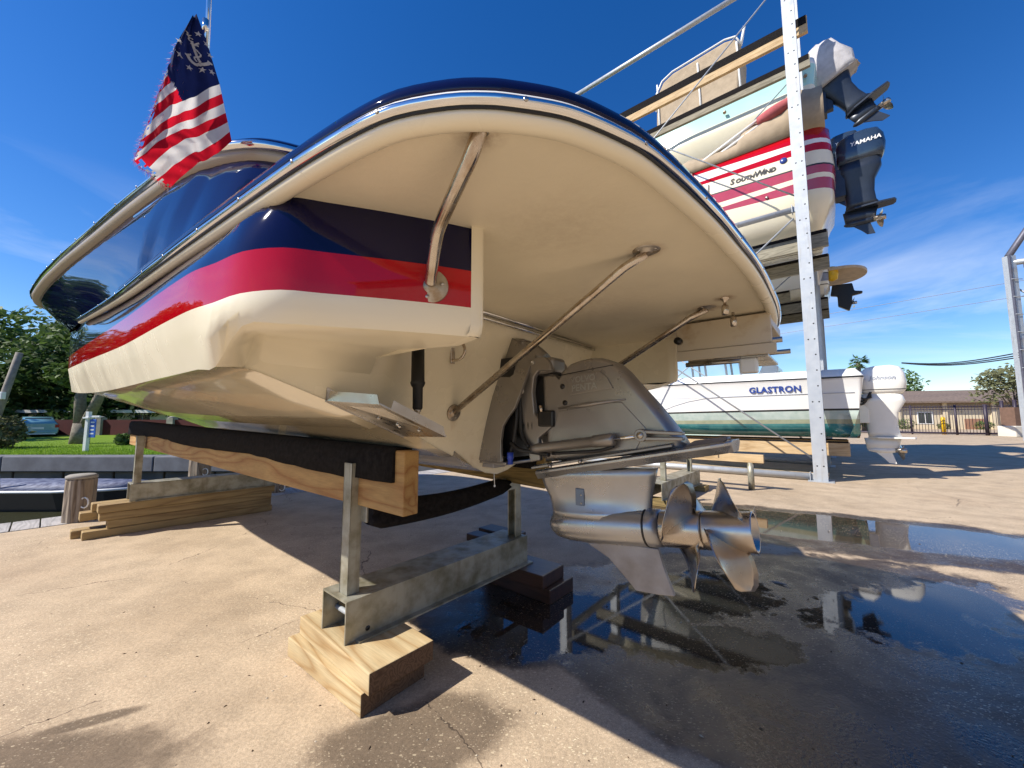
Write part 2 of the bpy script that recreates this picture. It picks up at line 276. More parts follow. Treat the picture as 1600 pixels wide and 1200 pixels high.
    inv = n.nodes.new('ShaderNodeMapRange'); inv.inputs[3].default_value = 0.55; inv.inputs[4].default_value = 0.012; n.links.new(fl, inv.inputs[0]); n.links.new(inv.outputs[0], bp.inputs['Strength'])
    return m
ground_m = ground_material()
def water_material():
    m, n, b = newmat('canal_water'); setp(b, Base_Color=(0.045, 0.045, 0.022, 1), Roughness=0.06)
    t = noise(n, 1.6, 4, 0.6); bump(n, b, t.outputs['Fac'], 0.25, 0.06); return m
water_m = water_material()
# cream underside / lettering done; corrugated siding relief
_n = siding.node_tree; _w = _n.nodes.new('ShaderNodeTexWave'); _w.inputs['Scale'].default_value = 3.0; _c = _n.nodes.new('ShaderNodeTexCoord'); _n.links.new(_c.outputs['Object'], _w.inputs['Vector'])
bump(_n, _n.nodes['Principled BSDF'], _w.outputs['Fac'], 0.8, 0.03)

# ------------------------------------------------------------------ mesh helpers
WP = {}
class MB:
    def __init__(s): s.v = []; s.f = []; s.m = []; s.sm = []
    def add(s, vs_, fs, mi=0, sm=False):
        o = len(s.v); s.v += [Vector(p) for p in vs_]
        for f in fs: s.f.append([i + o for i in f]); s.m.append(mi); s.sm.append(sm)
        return s
    def box(s, o, ax, ay, az, mi=0):
        o, ax, ay, az = map(Vector, (o, ax, ay, az))
        p = [o, o + ax, o + ax + ay, o + ay]; q = [a + az for a in p]
        return s.add(p + q, [(3, 2, 1, 0), (4, 5, 6, 7), (0, 1, 5, 4), (1, 2, 6, 5), (2, 3, 7, 6), (3, 0, 4, 7)], mi)
    def ub(s, u0, u1, v0, v1, z0, z1, mi=0): return s.box(W(u0, v0, z0), A * (u1 - u0), S * (v1 - v0), UP * (z1 - z0), mi)
    def wb(s, x0, x1, y0, y1, z0, z1, mi=0): return s.box((x0, y0, z0), (x1 - x0, 0, 0), (0, y1 - y0, 0), (0, 0, z1 - z0), mi)
    def loft(s, secs, closed=True, cap=True, mi=0, sm=True, rowmats=None):
        n = len(secs[0]); vs_ = [p for c in secs for p in c]; k = len(secs)
        o = len(s.v); s.v += [Vector(p) for p in vs_]
        for i in range(k - 1):
            for j in range(n if closed else n - 1):
                j2 = (j + 1) % n
                s.f.append([o + i * n + j, o + i * n + j2, o + (i + 1) * n + j2, o + (i + 1) * n + j]); s.m.append(rowmats[j] if rowmats else mi); s.sm.append(sm)
        if cap and closed:
            s.f.append([o + j for j in range(n)][::-1]); s.m.append(mi); s.sm.append(False)
            s.f.append([o + (k - 1) * n + j for j in range(n)]); s.m.append(mi); s.sm.append(False)
        return s
    def tube(s, path, r, n=10, cap=True, mi=0, sm=True):
        path = [Vector(p) for p in path]; secs = []; prev = None
        for i, p in enumerate(path):
            t = (path[min(i + 1, len(path) - 1)] - path[max(i - 1, 0)]).normalized()
            if prev is None: a = t.orthogonal().normalized()
            else: a = (prev - t * prev.dot(t)).normalized()
            prev = a; b_ = t.cross(a); rr = r[i] if isinstance(r, (list, tuple)) else r
            secs.append([p + (a * math.cos(2 * math.pi * k / n) + b_ * math.sin(2 * math.pi * k / n)) * rr for k in range(n)])
        return s.loft(secs, True, cap, mi, sm)
    def lathe(s, prof, o, axis, n=20, mi=0, cap=True, squash=1.0):
        o = Vector(o); t = Vector(axis).normalized(); a = t.orthogonal().normalized(); b_ = t.cross(a)
        return s.loft([[o + t * d + (a * math.cos(2 * math.pi * k / n) + b_ * math.sin(2 * math.pi * k / n)) * max(r, 1e-4) for k in range(n)] for d, r in prof], True, cap, mi)
    def prism(s, poly, vec, mi=0):
        poly = [Vector(p) for p in poly]; n = len(poly); vec = Vector(vec)
        s.add(poly + [p + vec for p in poly], [tuple(range(n))[::-1], tuple(range(n, 2 * n))] + [(i, (i + 1) % n, n + (i + 1) % n, n + i) for i in range(n)], mi)
        return s
    def build(s, name, mats, parent=None, origin=None, bevel=0.0, seg=2, ang=35, smooth_all=False, fix=True):
        if not isinstance(mats, (list, tuple)): mats = [mats]
        if origin is None:
            if parent is not None: origin = WP[parent.name]
            else:
                xs = [p.x for p in s.v]; ys = [p.y for p in s.v]; origin = Vector(((min(xs) + max(xs)) / 2, (min(ys) + max(ys)) / 2, min(p.z for p in s.v)))
        origin = Vector(origin)
        me = bpy.data.meshes.new(name)
        me.from_pydata([p - origin for p in s.v], [], s.f)
        for m_ in mats: me.materials.append(m_)
        for p, mi, sm in zip(me.polygons, s.m, s.sm): p.material_index = mi; p.use_smooth = sm or smooth_all
        bm = bmesh.new(); bm.from_mesh(me)
        bmesh.ops.remove_doubles(bm, verts=bm.verts, dist=1e-5)
        if fix: bmesh.ops.recalc_face_normals(bm, faces=bm.faces)
        if bevel:
            es = [e for e in bm.edges if len(e.link_faces) == 2 and e.calc_face_angle(0) > R(ang)]
            bmesh.ops.bevel(bm, geom=es, offset=bevel, segments=seg, profile=0.5, affect='EDGES', clamp_overlap=True)
        bm.to_mesh(me); bm.free()
        return put(name, me, parent, origin)
def put(name, me, parent, origin):
    o = bpy.data.objects.new(name, me); COL.objects.link(o); origin = Vector(origin)
    if parent is not None: o.parent = parent; o.location = origin - WP[parent.name]
    else: o.location = origin
    WP[o.name] = origin; return o
def copy_at(src, pos, parent=None, name=None):
    o = src.copy(); COL.objects.link(o)
    o.parent = parent; o.location = Vector(pos) - (WP[parent.name] if parent else Vector()); WP[o.name] = Vector(pos); return o
def empty(name, loc, label, cat, group=None):
    o = bpy.data.objects.new(name, None); COL.objects.link(o); o.location = loc; o.empty_display_size = 0.2; WP[o.name] = Vector(loc)
    return tag(o, label, cat, group)
def tag(o, label, cat, group=None):
    o['label'] = label; o['category'] = cat
    if group: o['group'] = group
    return o
def struct(o): o['kind'] = 'structure'; return o
def stuff(o): o['kind'] = 'stuff'; return o
def text_mesh(body, size, o, right, up, depth, bold=0.0, shear=0.0, space=1.0):
    cu = bpy.data.curves.new('t', 'FONT'); cu.body = body; cu.size = size; cu.extrude = depth; cu.offset = bold; cu.shear = shear; cu.space_character = space; cu.align_x = 'LEFT'; cu.resolution_u = 3
    ob = bpy.data.objects.new('t', cu); COL.objects.link(ob); dg = bpy.context.evaluated_depsgraph_get(); dg.update()
    me = bpy.data.meshes.new_from_object(ob.evaluated_get(dg)); bpy.data.objects.remove(ob); bpy.data.curves.remove(cu)
    right = Vector(right).normalized(); up = Vector(up).normalized(); nrm = right.cross(up)
    b_ = MB(); b_.add([Vector(o) + right * v.co.x + up * v.co.y + nrm * v.co.z for v in me.vertices], [tuple(p.vertices) for p in me.polygons]); bpy.data.meshes.remove(me); return b_
def catmull(pts, k=6):
    pts = [Vector(p) for p in pts]; out = []
    for i in range(len(pts) - 1):
        p0, p1, p2, p3 = pts[max(i - 1, 0)], pts[i], pts[i + 1], pts[min(i + 2, len(pts) - 1)]
        for j in range(k):
            t = j / k; out.append(0.5 * ((2 * p1) + (p2 - p0) * t + (2 * p0 - 5 * p1 + 4 * p2 - p3) * t * t + (3 * p1 - p0 - 3 * p2 + p3) * t ** 3))
    out.append(pts[-1]); return out
def interp(x, tab):
    if x <= tab[0][0]: return tab[0][1]
    for (a, b_), (c, d) in zip(tab, tab[1:]):
        if x <= c: return b_ + (d - b_) * (x - a) / (c - a)
    return tab[-1][1]

def sinterp(x, tab):
    """smooth (Hermite) table look-up"""
    n = len(tab)
    if x <= tab[0][0]: return tab[0][1]
    if x >= tab[-1][0]: return tab[-1][1]
    k = next(i for i in range(n - 1) if x <= tab[i + 1][0])
    sl = lambda i: (tab[min(i + 1, n - 1)][1] - tab[max(i - 1, 0)][1]) / (tab[min(i + 1, n - 1)][0] - tab[max(i - 1, 0)][0])
    (x0, y0), (x1, y1) = tab[k], tab[k + 1]; h = x1 - x0; t = (x - x0) / h; m0, m1 = sl(k) * h, sl(k + 1) * h
    return (2 * t ** 3 - 3 * t * t + 1) * y0 + (t ** 3 - 2 * t * t + t) * m0 + (-2 * t ** 3 + 3 * t * t) * y1 + (t ** 3 - t * t) * m1

# ================================================================== THE SETTING
EDGE = -6.85           # the yard ends at the basin here (u)
g = MB(); g.add([W(EDGE, -60, 0), W(EDGE, 160, 0), W(400, 160, 0), W(400, -60, 0)], [(0, 1, 2, 3)])
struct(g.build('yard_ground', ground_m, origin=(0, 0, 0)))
g = MB(); g.add([W(EDGE, -60, 0), W(EDGE, 160, 0), W(EDGE, 160, -2), W(EDGE, -60, -2)], [(0, 1, 2, 3)]); struct(g.build('basin_wall', concrete_grey))
g = MB(); g.add([(-300, -120, -1.1), (60, -120, -1.1), (60, 300, -1.1), (-300, 300, -1.1)], [(0, 1, 2, 3)]); struct(g.build('basin_water', water_m))
LY = 12.75
g = MB(); n_ = 30
g.add([(-260 + 260 * i / n_, y, 0.25 * (j / 8) ** 2) for j, y in enumerate([LY, 14, 16, 18, 21, 26, 40, 90, 260]) for i in range(n_ + 1)],
      [(j * (n_ + 1) + i, j * (n_ + 1) + i + 1, (j + 1) * (n_ + 1) + i + 1, (j + 1) * (n_ + 1) + i) for j in range(8) for i in range(n_)])
struct(g.build('lawn', grass_m, origin=(0, 0, 0)))

# ================================================================== THE MOTORBOAT
def stain(m_, spots, col, origin):
    """blotches and run-down streaks of their own shape on a hull material (object space of the boat)"""
    n = m_.node_tree; b_ = n.nodes['Principled BSDF']; src = b_.inputs['Base Color'].links[0].from_socket
    c = n.nodes.new('ShaderNodeTexCoord'); nz_ = noise(n, 38, 5, .7, vec=c.outputs['Object']); acc_ = None
    for (p, rx, rz, gain) in spots:
        q = W(*p) - origin; mp_ = n.nodes.new('ShaderNodeMapping'); mp_.vector_type = 'TEXTURE'; mp_.inputs['Location'].default_value = q; mp_.inputs['Scale'].default_value = (rx, rx, rz); n.links.new(c.outputs['Object'], mp_.inputs[0])
        ln_ = n.nodes.new('ShaderNodeVectorMath'); ln_.operation = 'LENGTH'; n.links.new(mp_.outputs[0], ln_.inputs[0])
        mr = n.nodes.new('ShaderNodeMapRange'); mr.inputs[1].default_value = 1.0; mr.inputs[2].default_value = 0.25; mr.inputs[4].default_value = gain; n.links.new(ln_.outputs['Value'], mr.inputs[0])
        if acc_ is None: acc_ = mr.outputs[0]
        else:
            k = n.nodes.new('ShaderNodeMath'); k.operation = 'MAXIMUM'; n.links.new(acc_, k.inputs[0]); n.links.new(mr.outputs[0], k.inputs[1]); acc_ = k.outputs[0]
    rr = ramp(n, nz_.outputs['Fac'], [(.35, g3(.15)), (.62, g3(1))]); mu = n.nodes.new('ShaderNodeMath'); mu.operation = 'MULTIPLY'; n.links.new(acc_, mu.inputs[0]); n.links.new(rr.outputs[0], mu.inputs[1])
    mxn = n.nodes.new('ShaderNodeMix'); mxn.data_type = 'RGBA'; n.links.new(mu.outputs[0], mxn.inputs[0]); n.links.new(src, mxn.inputs[6]); mxn.inputs[7].default_value = (*col, 1); n.links.new(mxn.outputs[2], b_.inputs['Base Color'])
VC = 1.525
cream_transom = mat('stained_transom_gelcoat', (0.86, 0.785, 0.605), 0.26, var=0.05, scale=3, rvar=0.08)
BO = W(-3.5, VC, 0.9)
stain(cream_transom, [((-1.33, 1.172, 1.13), .012, .13, .55), ((-1.32, 1.18, 1.19), .03, .05, .5), ((-1.27, 1.115, 1.43), .02, .07, .35), ((-1.34, .78, 1.17), .16, .03, .25), ((-1.36, 1.30, 1.0), .2, .06, .25)], (.42, .24, .09), BO)
stain(cream_rough, [((-.46, .459, 1.715), .06, .05, .7), ((-.408, 1.108, 1.705), .065, .05, .8), ((-.412, 1.821, 1.69), .07, .05, .9), ((-.324, 1.723, 1.69), .05, .05, .9), ((-.55, .85, 1.71), .25, .04, .16), ((-.8, 1.5, 1.7), .35, .05, .18), ((-1.1, .75, 1.71), .2, .05, .22), ((-.6, 2.2, 1.69), .35, .06, .3)], (.30, .17, .08), BO)
boat = empty('motorboat', W(-3.5, VC, 0.9), 'navy blue motorboat with red stripe and cream bottom resting on wooden bunks', 'motorboat')
def ut(z): return -1.38 + 0.2 * (z - 0.95)          # raked transom
# --- port side rows: chine, band bottom, stripe bottom, stripe top, rail line
U_ST = [-9.3, -9.1, -8.8, -8.5, -8.2, -7.8, -7.4, -6.9, -6.5, -6.0, -5.5, -5.0, -4.5, -4.0, -3.5, -3.0, -2.5, -2.1, -1.8, -1.55, -1.36]
vS = [(-9.3, VC), (-9.1, 1.22), (-8.8, .86), (-8.5, .62), (-8.2, .44), (-7.8, .27), (-7.4, .17), (-6.9, .115), (-6.5, .10), (-6.0, .098), (-5.5, .108), (-5, .121), (-4.5, .136), (-4, .152), (-3.5, .168), (-3, .184), (-2.5, .199), (-2.1, .209), (-1.8, .217), (-1.55, .226), (-1.36, .236)]
zS = [(-9.3, 1.95), (-8.2, 1.85), (-7.4, 1.80), (-6.5, 1.745), (-5.5, 1.69), (-4.5, 1.64), (-3.5, 1.59), (-2.5, 1.54), (-1.36, 1.505)]
vC = [(-9.3, VC), (-8.8, 1.2), (-8.2, .85), (-7.4, .42), (-6.9, .23), (-6.5, .16), (-6, .132), (-5.5, .14), (-5, .158), (-4, .198), (-3, .214), (-2, .235), (-1.36, .258)]
zC = [(-9.3, 1.93), (-8.2, 1.74), (-7.4, 1.62), (-6.9, 1.55), (-6.5, 1.515), (-6, 1.483), (-5, 1.425), (-4, 1.388), (-3, 1.36), (-2, 1.345), (-1.36, 1.338)]
vRl = [(-9.4, VC), (-9.1, 1.15), (-8.8, .83), (-8.2, .40), (-7.4, .115), (-6.5, .05), (-5.5, .075), (-4.5, .0945), (-3.24, .155), (-2.3, .185), (-1.8, .208), (-1.43, .236), (-1.2, .259), (-1.02, .277), (-.87, .293), (-.75, .308), (-.64, .326)]
zRl = [(-9.4, 2.45), (-8.2, 2.33), (-7.4, 2.25), (-6.5, 2.15), (-5.5, 2.05), (-4.5, 1.971), (-3.24, 1.856), (-2.3, 1.765), (-1.8, 1.735), (-1.43, 1.726)]
SC = 0.906            # stripes, quarter and platform stand a little nearer than the chine line
def sc_(p): return (p[0] * SC, p[1] * SC, 1.2 + (p[2] - 1.2) * SC)
rows = []
for u in U_ST:
    c_ = (u, sinterp(u, vC), sinterp(u, zC)); s0_ = (u, sinterp(u, vS), sinterp(u, zS))
    th = 0.108 + 0.018 * min(1, max(0, (-1.36 - u) / 1.2))
    s_ = sc_(s0_); t_ = sc_((u, sinterp(u, vS) - .004, s0_[2] + th)); ur = u * SC - .02; r_ = (ur, sinterp(ur, vRl), sinterp(ur, zRl))
    if u < -9: s_ = (u + .05, VC if u < -9.2 else s_[1], s_[2]); t_ = (u, VC if u < -9.2 else t_[1], t_[2]); r_ = (u, sinterp(u, vRl), r_[2])
    b_ = tuple(c_[i] * .42 + s_[i] * .58 for i in range(3)); b_ = (b_[0], b_[1] - .003, b_[2])
    n_ = (r_[0] * .5 + t_[0] * .5, t_[1] * .55 + r_[1] * .45 + .012, t_[2] * .5 + r_[2] * .5)
    rows.append([c_, b_, s_, t_, n_, (r_[0], r_[1] + .038, r_[2])])
# quarter: (u, v) of the stripe level; band bottom tucks under
Q = [sc_((u, v, 1))[:2] for u, v in [(-1.24, .256), (-1.12, .284), (-1.035, .345), (-.985, .42), (-.935, .497), (-.895, .56), (-.85, .635), (-.812, .705), (-.787, .755)]]
QE = [(-1.245, .272, 1.337)] + [(u - .018, v + .012, 1.408 + .008 * min(1, i / 2)) for i, (u, v) in enumerate(Q) if i]
for i, (u, v) in enumerate(Q):
    zs_ = 1.476 + .012 * min(1, i / 2)
    rv = sinterp(u, vRl); rows.append([QE[i], (u, v, QE[i][2] + .03 if i else 1.39), (u, v, zs_), (u, v, zs_ + .098), (u - .006, max(v + .006, rv * .95), 1.66), (u - .012, max(v + .012, rv + .045), 1.745)])
_c = [catmull([Vector(r_[j]) for r_ in rows], 3) for j in range(6)]
rows = [[tuple(_c[j][i]) for j in range(6)] for i in range(len(_c[0]))]
fs, ms = [], []
nr = 6
for i in range(len(rows) - 1):
    for j in range(5):
        fs.append((i * nr + j, (i + 1) * nr + j, (i + 1) * nr + j + 1, i * nr + j + 1)); ms.append([0, 0, 2, 1, 1][j])
for sgn in (0, 1):
    h = MB(); h.v += [W(p[0], 2 * VC - p[1] if sgn else p[1], p[2]) for r_ in rows for p in r_]
    for f, m_ in zip(fs, ms): h.f.append(list(f)[::-1] if sgn else list(f)); h.m.append(m_); h.sm.append(True)
    h.build('hull_side', [cream, navy, red], boat, fix=False)
# rounded cream edge and notch walls either side of the drive; pod undersides forward to the transom
for sgn in (0, 1):
    f_ = (lambda v: v) if sgn == 0 else (lambda v: 2 * VC - v)
    nw = MB(); cs = []
    for k_, (u, v) in enumerate([Q[-1], (Q[-1][0] + .011, Q[-1][1] + .018), (Q[-1][0] + .013, Q[-1][1] + .032), (Q[-1][0] + .002, Q[-1][1] + .042), (-.76, Q[-1][1] + .044), (-1.0, Q[-1][1] + .045), (-1.29, Q[-1][1] + .046)]):
        ib = .018 if k_ < 3 else .006
        cs.append([W(u - ib, f_(v) , 1.416), W(u - .005, f_(v), 1.425), W(u, f_(v), 1.446), W(u, f_(v), 1.60), W(u, f_(v), 1.745)])
    if sgn: cs = [c[::-1] for c in cs]
    nw.loft(cs, closed=False, cap=False); nw.build('drive_notch_wall', cream, boat, fix=False)
    pu = MB(); s0 = []; wv = Q[-1][1]
    m0 = len(U_ST) * 3
    for k_, (u, v, z) in enumerate([rows[m][0] for m in range(m0, len(rows))] + [(Q[-1][0] - .007, wv + .018, 1.416), (Q[-1][0] - .016, wv + .042, 1.416)]):
        i = k_ / 3; w0 = max(0, 1 - i)
        c0 = [(u, v, z), (u - .03, v + .04, z + .004), (u - .05, v + .07, z + .006), (ut(z) + .006, .355, z + .008), (ut(z) - .004, .362, z + .006)]
        tv = max(v + .012, .36 + .02 * i); zc_ = z + .012; ue = ut(1.40)
        c1 = [(u, v, z), (u + (ue - u) * .14, v + (tv - v) * .14, z - .010), (u + (ue - u) * .68, v + (tv - v) * .68, zc_), (u + (ue - u) * .93, v + (tv - v) * .95, zc_ - .012), (ut(1.36) - .004, tv + .004, zc_ - .07)]
        pts = [tuple(a * w0 + b2 * (1 - w0) for a, b2 in zip(p, q)) for p, q in zip(c0, c1)]
        s0.append([W(p[0], f_(p[1]), p[2]) for p in pts])
    if sgn: s0 = [c[::-1] for c in s0]
    pu.loft(s0, closed=False, cap=False); pu.build('quarter_underside', cream, boat, fix=False)
# bottom: chine flat, bottom panel with spray strakes, rounded keel
zK = [(-9.3, 1.93), (-8.8, 1.74), (-8.2, 1.50), (-7.4, 1.27), (-6.5, 1.08), (-5, .95), (-3, .915), (-1.3, .905)]
bt = MB(); secs = []
for u in [-9.25, -9.1, -8.8, -8.5, -8.2, -7.8, -7.4, -6.9, -6.5, -6.0, -5.5, -5.0, -4.5, -4.0, -3.5, -3.0, -2.5, -2.1, -1.8, -1.55, -1.42]:
    cv, cz, kz = sinterp(u, vC), sinterp(u, zC), sinterp(u, zK)
    fl = min(.085, (VC - cv) * .12); a0 = (cv + fl, cz + .004)
    def on(f): return (a0[0] + (VC - a0[0]) * f, a0[1] + (kz - a0[1]) * f)
    dz = min(.03, (VC - cv) * .03)
    L_ = [(cv, cz), a0, (on(.04)[0], on(.04)[1] + .004), on(.30), (on(.40)[0], on(.40)[1] - dz * .2), (on(.405)[0], on(.405)[1] + dz), on(.62), (on(.71)[0], on(.71)[1] - dz * .2), (on(.715)[0], on(.715)[1] + dz), (on(.84)[0], on(.84)[1] + .006), (on(.93)[0], on(.93)[1] + .012), (VC, kz + .012)]
    secs.append([W(u, v, z) for v, z in L_ + [(2 * VC - v, z) for v, z in L_[::-1][1:]]])
lastL = [(.272, 1.337), (.36, 1.345), (.395, 1.335), (.71, 1.222), (.83, 1.178), (.835, 1.205), (1.09, 1.078), (1.20, 1.03), (1.205, 1.055), (1.34, .970), (1.44, .929), (VC, .914)]
secs.append([W(ut(z) + .004 if 0 < k_ < 22 else -1.245, v, z) for k_, (v, z) in enumerate(lastL + [(2 * VC - v, z) for v, z in lastL[::-1][1:]])])
bt.loft(secs, closed=False, cap=False); bt.build('hull_bottom', cream_gloss, boat, fix=False)
# transom
tl = lastL[1:]
poly = tl + [(2 * VC - v, z) for v, z in tl[::-1][1:]]
tm = MB(); top = 1.75
vsn = [W(ut(z), v, z) for v, z in poly] + [W(ut(top), 2.69, top), W(ut(top), .36, top)]
tm.add(vsn, [tuple(range(len(vsn)))]); tm.build('transom', cream_transom, boat)
# --- swim platform, traced rim
RIM = [(-4.5, .0945, 1.971), (-3.9, .125, 1.916), (-3.24, .155, 1.856), (-2.75, .171, 1.806), (-2.3, .185, 1.765), (-1.8, .208, 1.735), (-1.434, .236, 1.726), (-1.202, .259, 1.726), (-1.02, .277, 1.725), (-.871, .293, 1.725), (-.753, .308, 1.725), (-.639, .326, 1.724), (-.552, .349, 1.724), (-.468, .392, 1.723), (-.417, .430, 1.722), (-.387, .461, 1.722), (-.344, .512, 1.721), (-.318, .552, 1.72), (-.289, .616, 1.719), (-.261, .693, 1.717), (-.243, .782, 1.715), (-.225, .901, 1.713), (-.206, 1.055, 1.71), (-.193, 1.219, 1.707), (-.18, 1.398, 1.703), (-.175, 1.562, 1.70), (-.175, 1.768, 1.696), (-.18, 2.0, 1.691), (-.202, 2.268, 1.686), (-.25, 2.54, 1.68), (-.33, 2.66, 1.678), (-.45, 2.73, 1.677), (-.62, 2.765, 1.677), (-.85, 2.78, 1.68), (-1.2, 2.79, 1.69), (-1.8, 2.83, 1.72), (-3, 2.88, 1.84), (-4.5, 2.95, 1.97)]
RIM = [(p.x, p.y, p.z - .012) for p in catmull(RIM, 3)]
def nrm2(l, i):
    a, b_ = l[max(i - 1, 0)], l[min(i + 1, len(l) - 1)]; du, dv = b_[0] - a[0], b_[1] - a[1]; q = math.hypot(du, dv) or 1; return dv / q, -du / q   # outward
def sweep(prof, lst, closed=False, i0=0, i1=None, fs=None):
    out = []
    for i in range(i0, i1 or len(lst)):
        p = lst[i]; nu, nv = nrm2(lst, i); k_ = fs(p[0]) if fs else 1; out.append([W(p[0] + nu * d * k_, p[1] + nv * d * k_, p[2] + z * k_) for d, z in prof])
    return out
# outward normal check: on the port side outward is -v
lip = MB(); lip.loft(sweep([(-.048, -.001), (-.043, -.011), (-.034, -.020), (-.022, -.023), (-.009, -.019), (.001, -.010), (.003, .0), (-.01, .004), (-.048, .004)], RIM, fs=lambda u: .84 if u > -1.0 else max(.66, .84 + (u + 1.0) * .3)), closed=True, cap=True)
lip.build('platform_lip', cream, boat)
rail = MB(); rail.loft(sweep([(-.012, .0035), (.007, .0035), (.013, .007), (.016, .0135), (.013, .020), (.007, .0245), (-.012, .0245)], RIM), closed=True, cap=True)
lower_rail = rail.build('lower_rub_rail', chrome, boat)
groove = MB(); groove.loft(sweep([(-.012, -.001), (.0055, -.001), (.0055, .0045), (-.012, .0045)], RIM), closed=True, cap=True); groove.build('rail_insert', rubber, boat)
whitecap = MB(); whitecap.loft(sweep([(-.02, .0242), (.006, .0242), (.006, .029), (-.02, .029)], RIM, i0=24, i1=100), closed=True, cap=True); whitecap.build('rail_cap_strip', white_gel, boat)
i_a = 9; i_b = 104
cap = MB(); cap.loft(sweep([(-.015, .0287), (.003, .0287), (.004, .044), (.0, .058), (-.012, .070), (-.04, .080), (-.09, .085), (-.19, .087), (-.19, .02)], RIM, i0=i_a, i1=i_b), closed=True, cap=True); cap.build('platform_edge', navy, boat)
# underside and top of the platform
inner = [(p, nrm2(RIM, i)) for i, p in enumerate(RIM)][22:102]
und = [(p[0] - q[0] * .038, p[1] - q[1] * .038, p[2] + .002) for p, q in inner]
nU = len(und); K = 7
def zpl(v): return 1.717 - .02 * (v - .3)
mid_ = [(-1.0, .75 + 1.5 * i / (nU - 1), zpl(.75 + 1.5 * i / (nU - 1))) for i in range(nU)]
gu = MB(); gu.loft([[W(*[a_ + (b_ - a_) * k / K for a_, b_ in zip(und[i], mid_[i])]) for k in range(K + 1)] for i in range(nU)], closed=False, cap=False)
for a_, b_ in ((und[0], mid_[0]), (mid_[0], mid_[-1]), (mid_[-1], und[-1])):
    gu.add([W(*a_), W(*b_), W(-1.40, b_[1], b_[2]), W(-1.40, a_[1], a_[2])], [(0, 1, 2, 3)])
gu.build('platform_underside', cream_rough, boat)
tp = MB(); tpo = [W(p[0] - q[0] * .18, p[1] - q[1] * .18, p[2] + .084) for p, q in inner] + [W(-1.8, 2.6, 1.83), W(-1.8, .45, 1.84)]
tp.add(tpo, [tuple(range(len(tpo)))]); tp.build('platform_deck', cream_rough, boat)
# rail screws
sm_ = MB(); sm_.lathe([(0, .0075), (.0025, .007), (.0035, .003), (.0036, 0)], (0, 0, 0), A, 10); base_screw = None
acc = 0
for i in range(1, len(RIM)):
    acc += math.dist(RIM[i][:2], RIM[i - 1][:2])
    if acc > .24 and i < 100:
        acc = 0; nu, nv = nrm2(RIM, i); nn = A * nu + S * nv
        s_ = MB(); s_.lathe([(0, .0046), (.001, .0044), (.0016, .002), (.0017, 0)], W(RIM[i][0], RIM[i][1], RIM[i][2] + .0135) + nn * .0152, nn, 10); s_.build('screw', steel_plate, lower_rail)
# chrome strips on the transom under the platform
cs_ = MB()
for dz, rr in ((0, .012), (-.028, .009)): cs_.tube(WW([(ut(1.69) + .01, .74, 1.692 + dz), (ut(1.69) + .01, 2.31, 1.690 + dz)]), rr, 8)
cs_.build('transom_trim', chrome, boat)
bs = MB(); bs.ub(ut(1.7) - .03, ut(1.7) + .02, .74, 2.31, 1.706, 1.75); bs.build('dark_gap_seal', rubber, boat)
# --- upper side, gunwale rail, deck
UR = [(-9.6, VC, 2.82), (-9.35, 1.05, 2.79), (-9.0, .62, 2.76), (-8.5, .20, 2.715), (-8.0, -.05, 2.67), (-7.4, -.17, 2.62), (-6.9, -.185, 2.585), (-6.5, -.17, 2.56), (-5.54, -.094, 2.50), (-4.9, -.03, 2.455), (-4.4, .022, 2.42), (-3.59, .115, 2.36), (-2.9, .20, 2.322), (-2.43, .267, 2.302), (-2.15, .318, 2.30), (-1.99, .371, 2.30), (-1.88, .425, 2.30), (-1.79, .49, 2.30), (-1.73, .58, 2.30), (-1.69, .70, 2.30), (-1.66, .9, 2.30), (-1.65, VC, 2.30)]
UR = [(p.x, p.y, p.z) for p in catmull(UR, 3)]
LOWP = [(-2.3, .228, 1.795), (-2.0, .25, 1.80), (-1.75, .275, 1.81), (-1.58, .33, 1.82), (-1.47, .45, 1.83), (-1.42, .65, 1.83), (-1.40, .9, 1.83), (-1.39, VC, 1.83)]
def lowline(i):
    p = UR[i]
    if p[0] < -2.3: return (p[0], sinterp(p[0], vRl) + .03, sinterp(p[0], zRl) + .03)
    k = min(1, (i - lowi) / (len(UR) - 1 - lowi)) * (len(LOWP) - 1); j = min(int(k), len(LOWP) - 2); f = k - j
    return tuple(a_ + (b_ - a_) * f for a_, b_ in zip(LOWP[j], LOWP[j + 1]))
lowi = next(i for i, p in enumerate(UR) if p[0] >= -2.3 and i > 5)
us = MB(); cols = []
for i, p in enumerate(UR):
    l = lowline(i); cols.append([W(*[a_ + (b_ - a_) * t + (0 if j_ != 1 else (-.02) * math.sin(math.pi * t) * (1 if p[0] < -2 else .2)) for j_, (a_, b_) in enumerate(zip(l, p))]) for t in (0, .25, .5, .75, 1)])
us.loft(cols, closed=False, cap=False)
mir = MB(); m2 = [[Vector(q_) for q_ in c] for c in cols]
def mirror(p):
    v = p.dot(S); return p + S * (2 * (VC - v))
us.loft([[mirror(q_) for q_ in c][::-1] for c in m2], closed=False, cap=False)
us.build('upper_hull_side', navy, boat, fix=False)
URf = UR + [(p[0], 2 * VC - p[1], p[2]) for p in UR[::-1][1:]]
lp2 = MB(); lp2.loft(sweep([(-.05, -.02), (-.03, -.042), (.0, -.048), (.022, -.038), (.032, -.018), (.034, .0), (-.03, .002)], URf), closed=True, cap=True); lp2.build('gunwale_lip', mat('taupe_rail_vinyl', (0.40, 0.34, 0.26), 0.3, var=.04), boat)
rl2 = MB(); rl2.loft(sweep([(-.02, .001), (.036, .001), (.048, .010), (.052, .022), (.046, .036), (.03, .042), (-.02, .042)], URf), closed=True, cap=True); gun_rail = rl2.build('gunwale_rub_rail', chrome, boat)
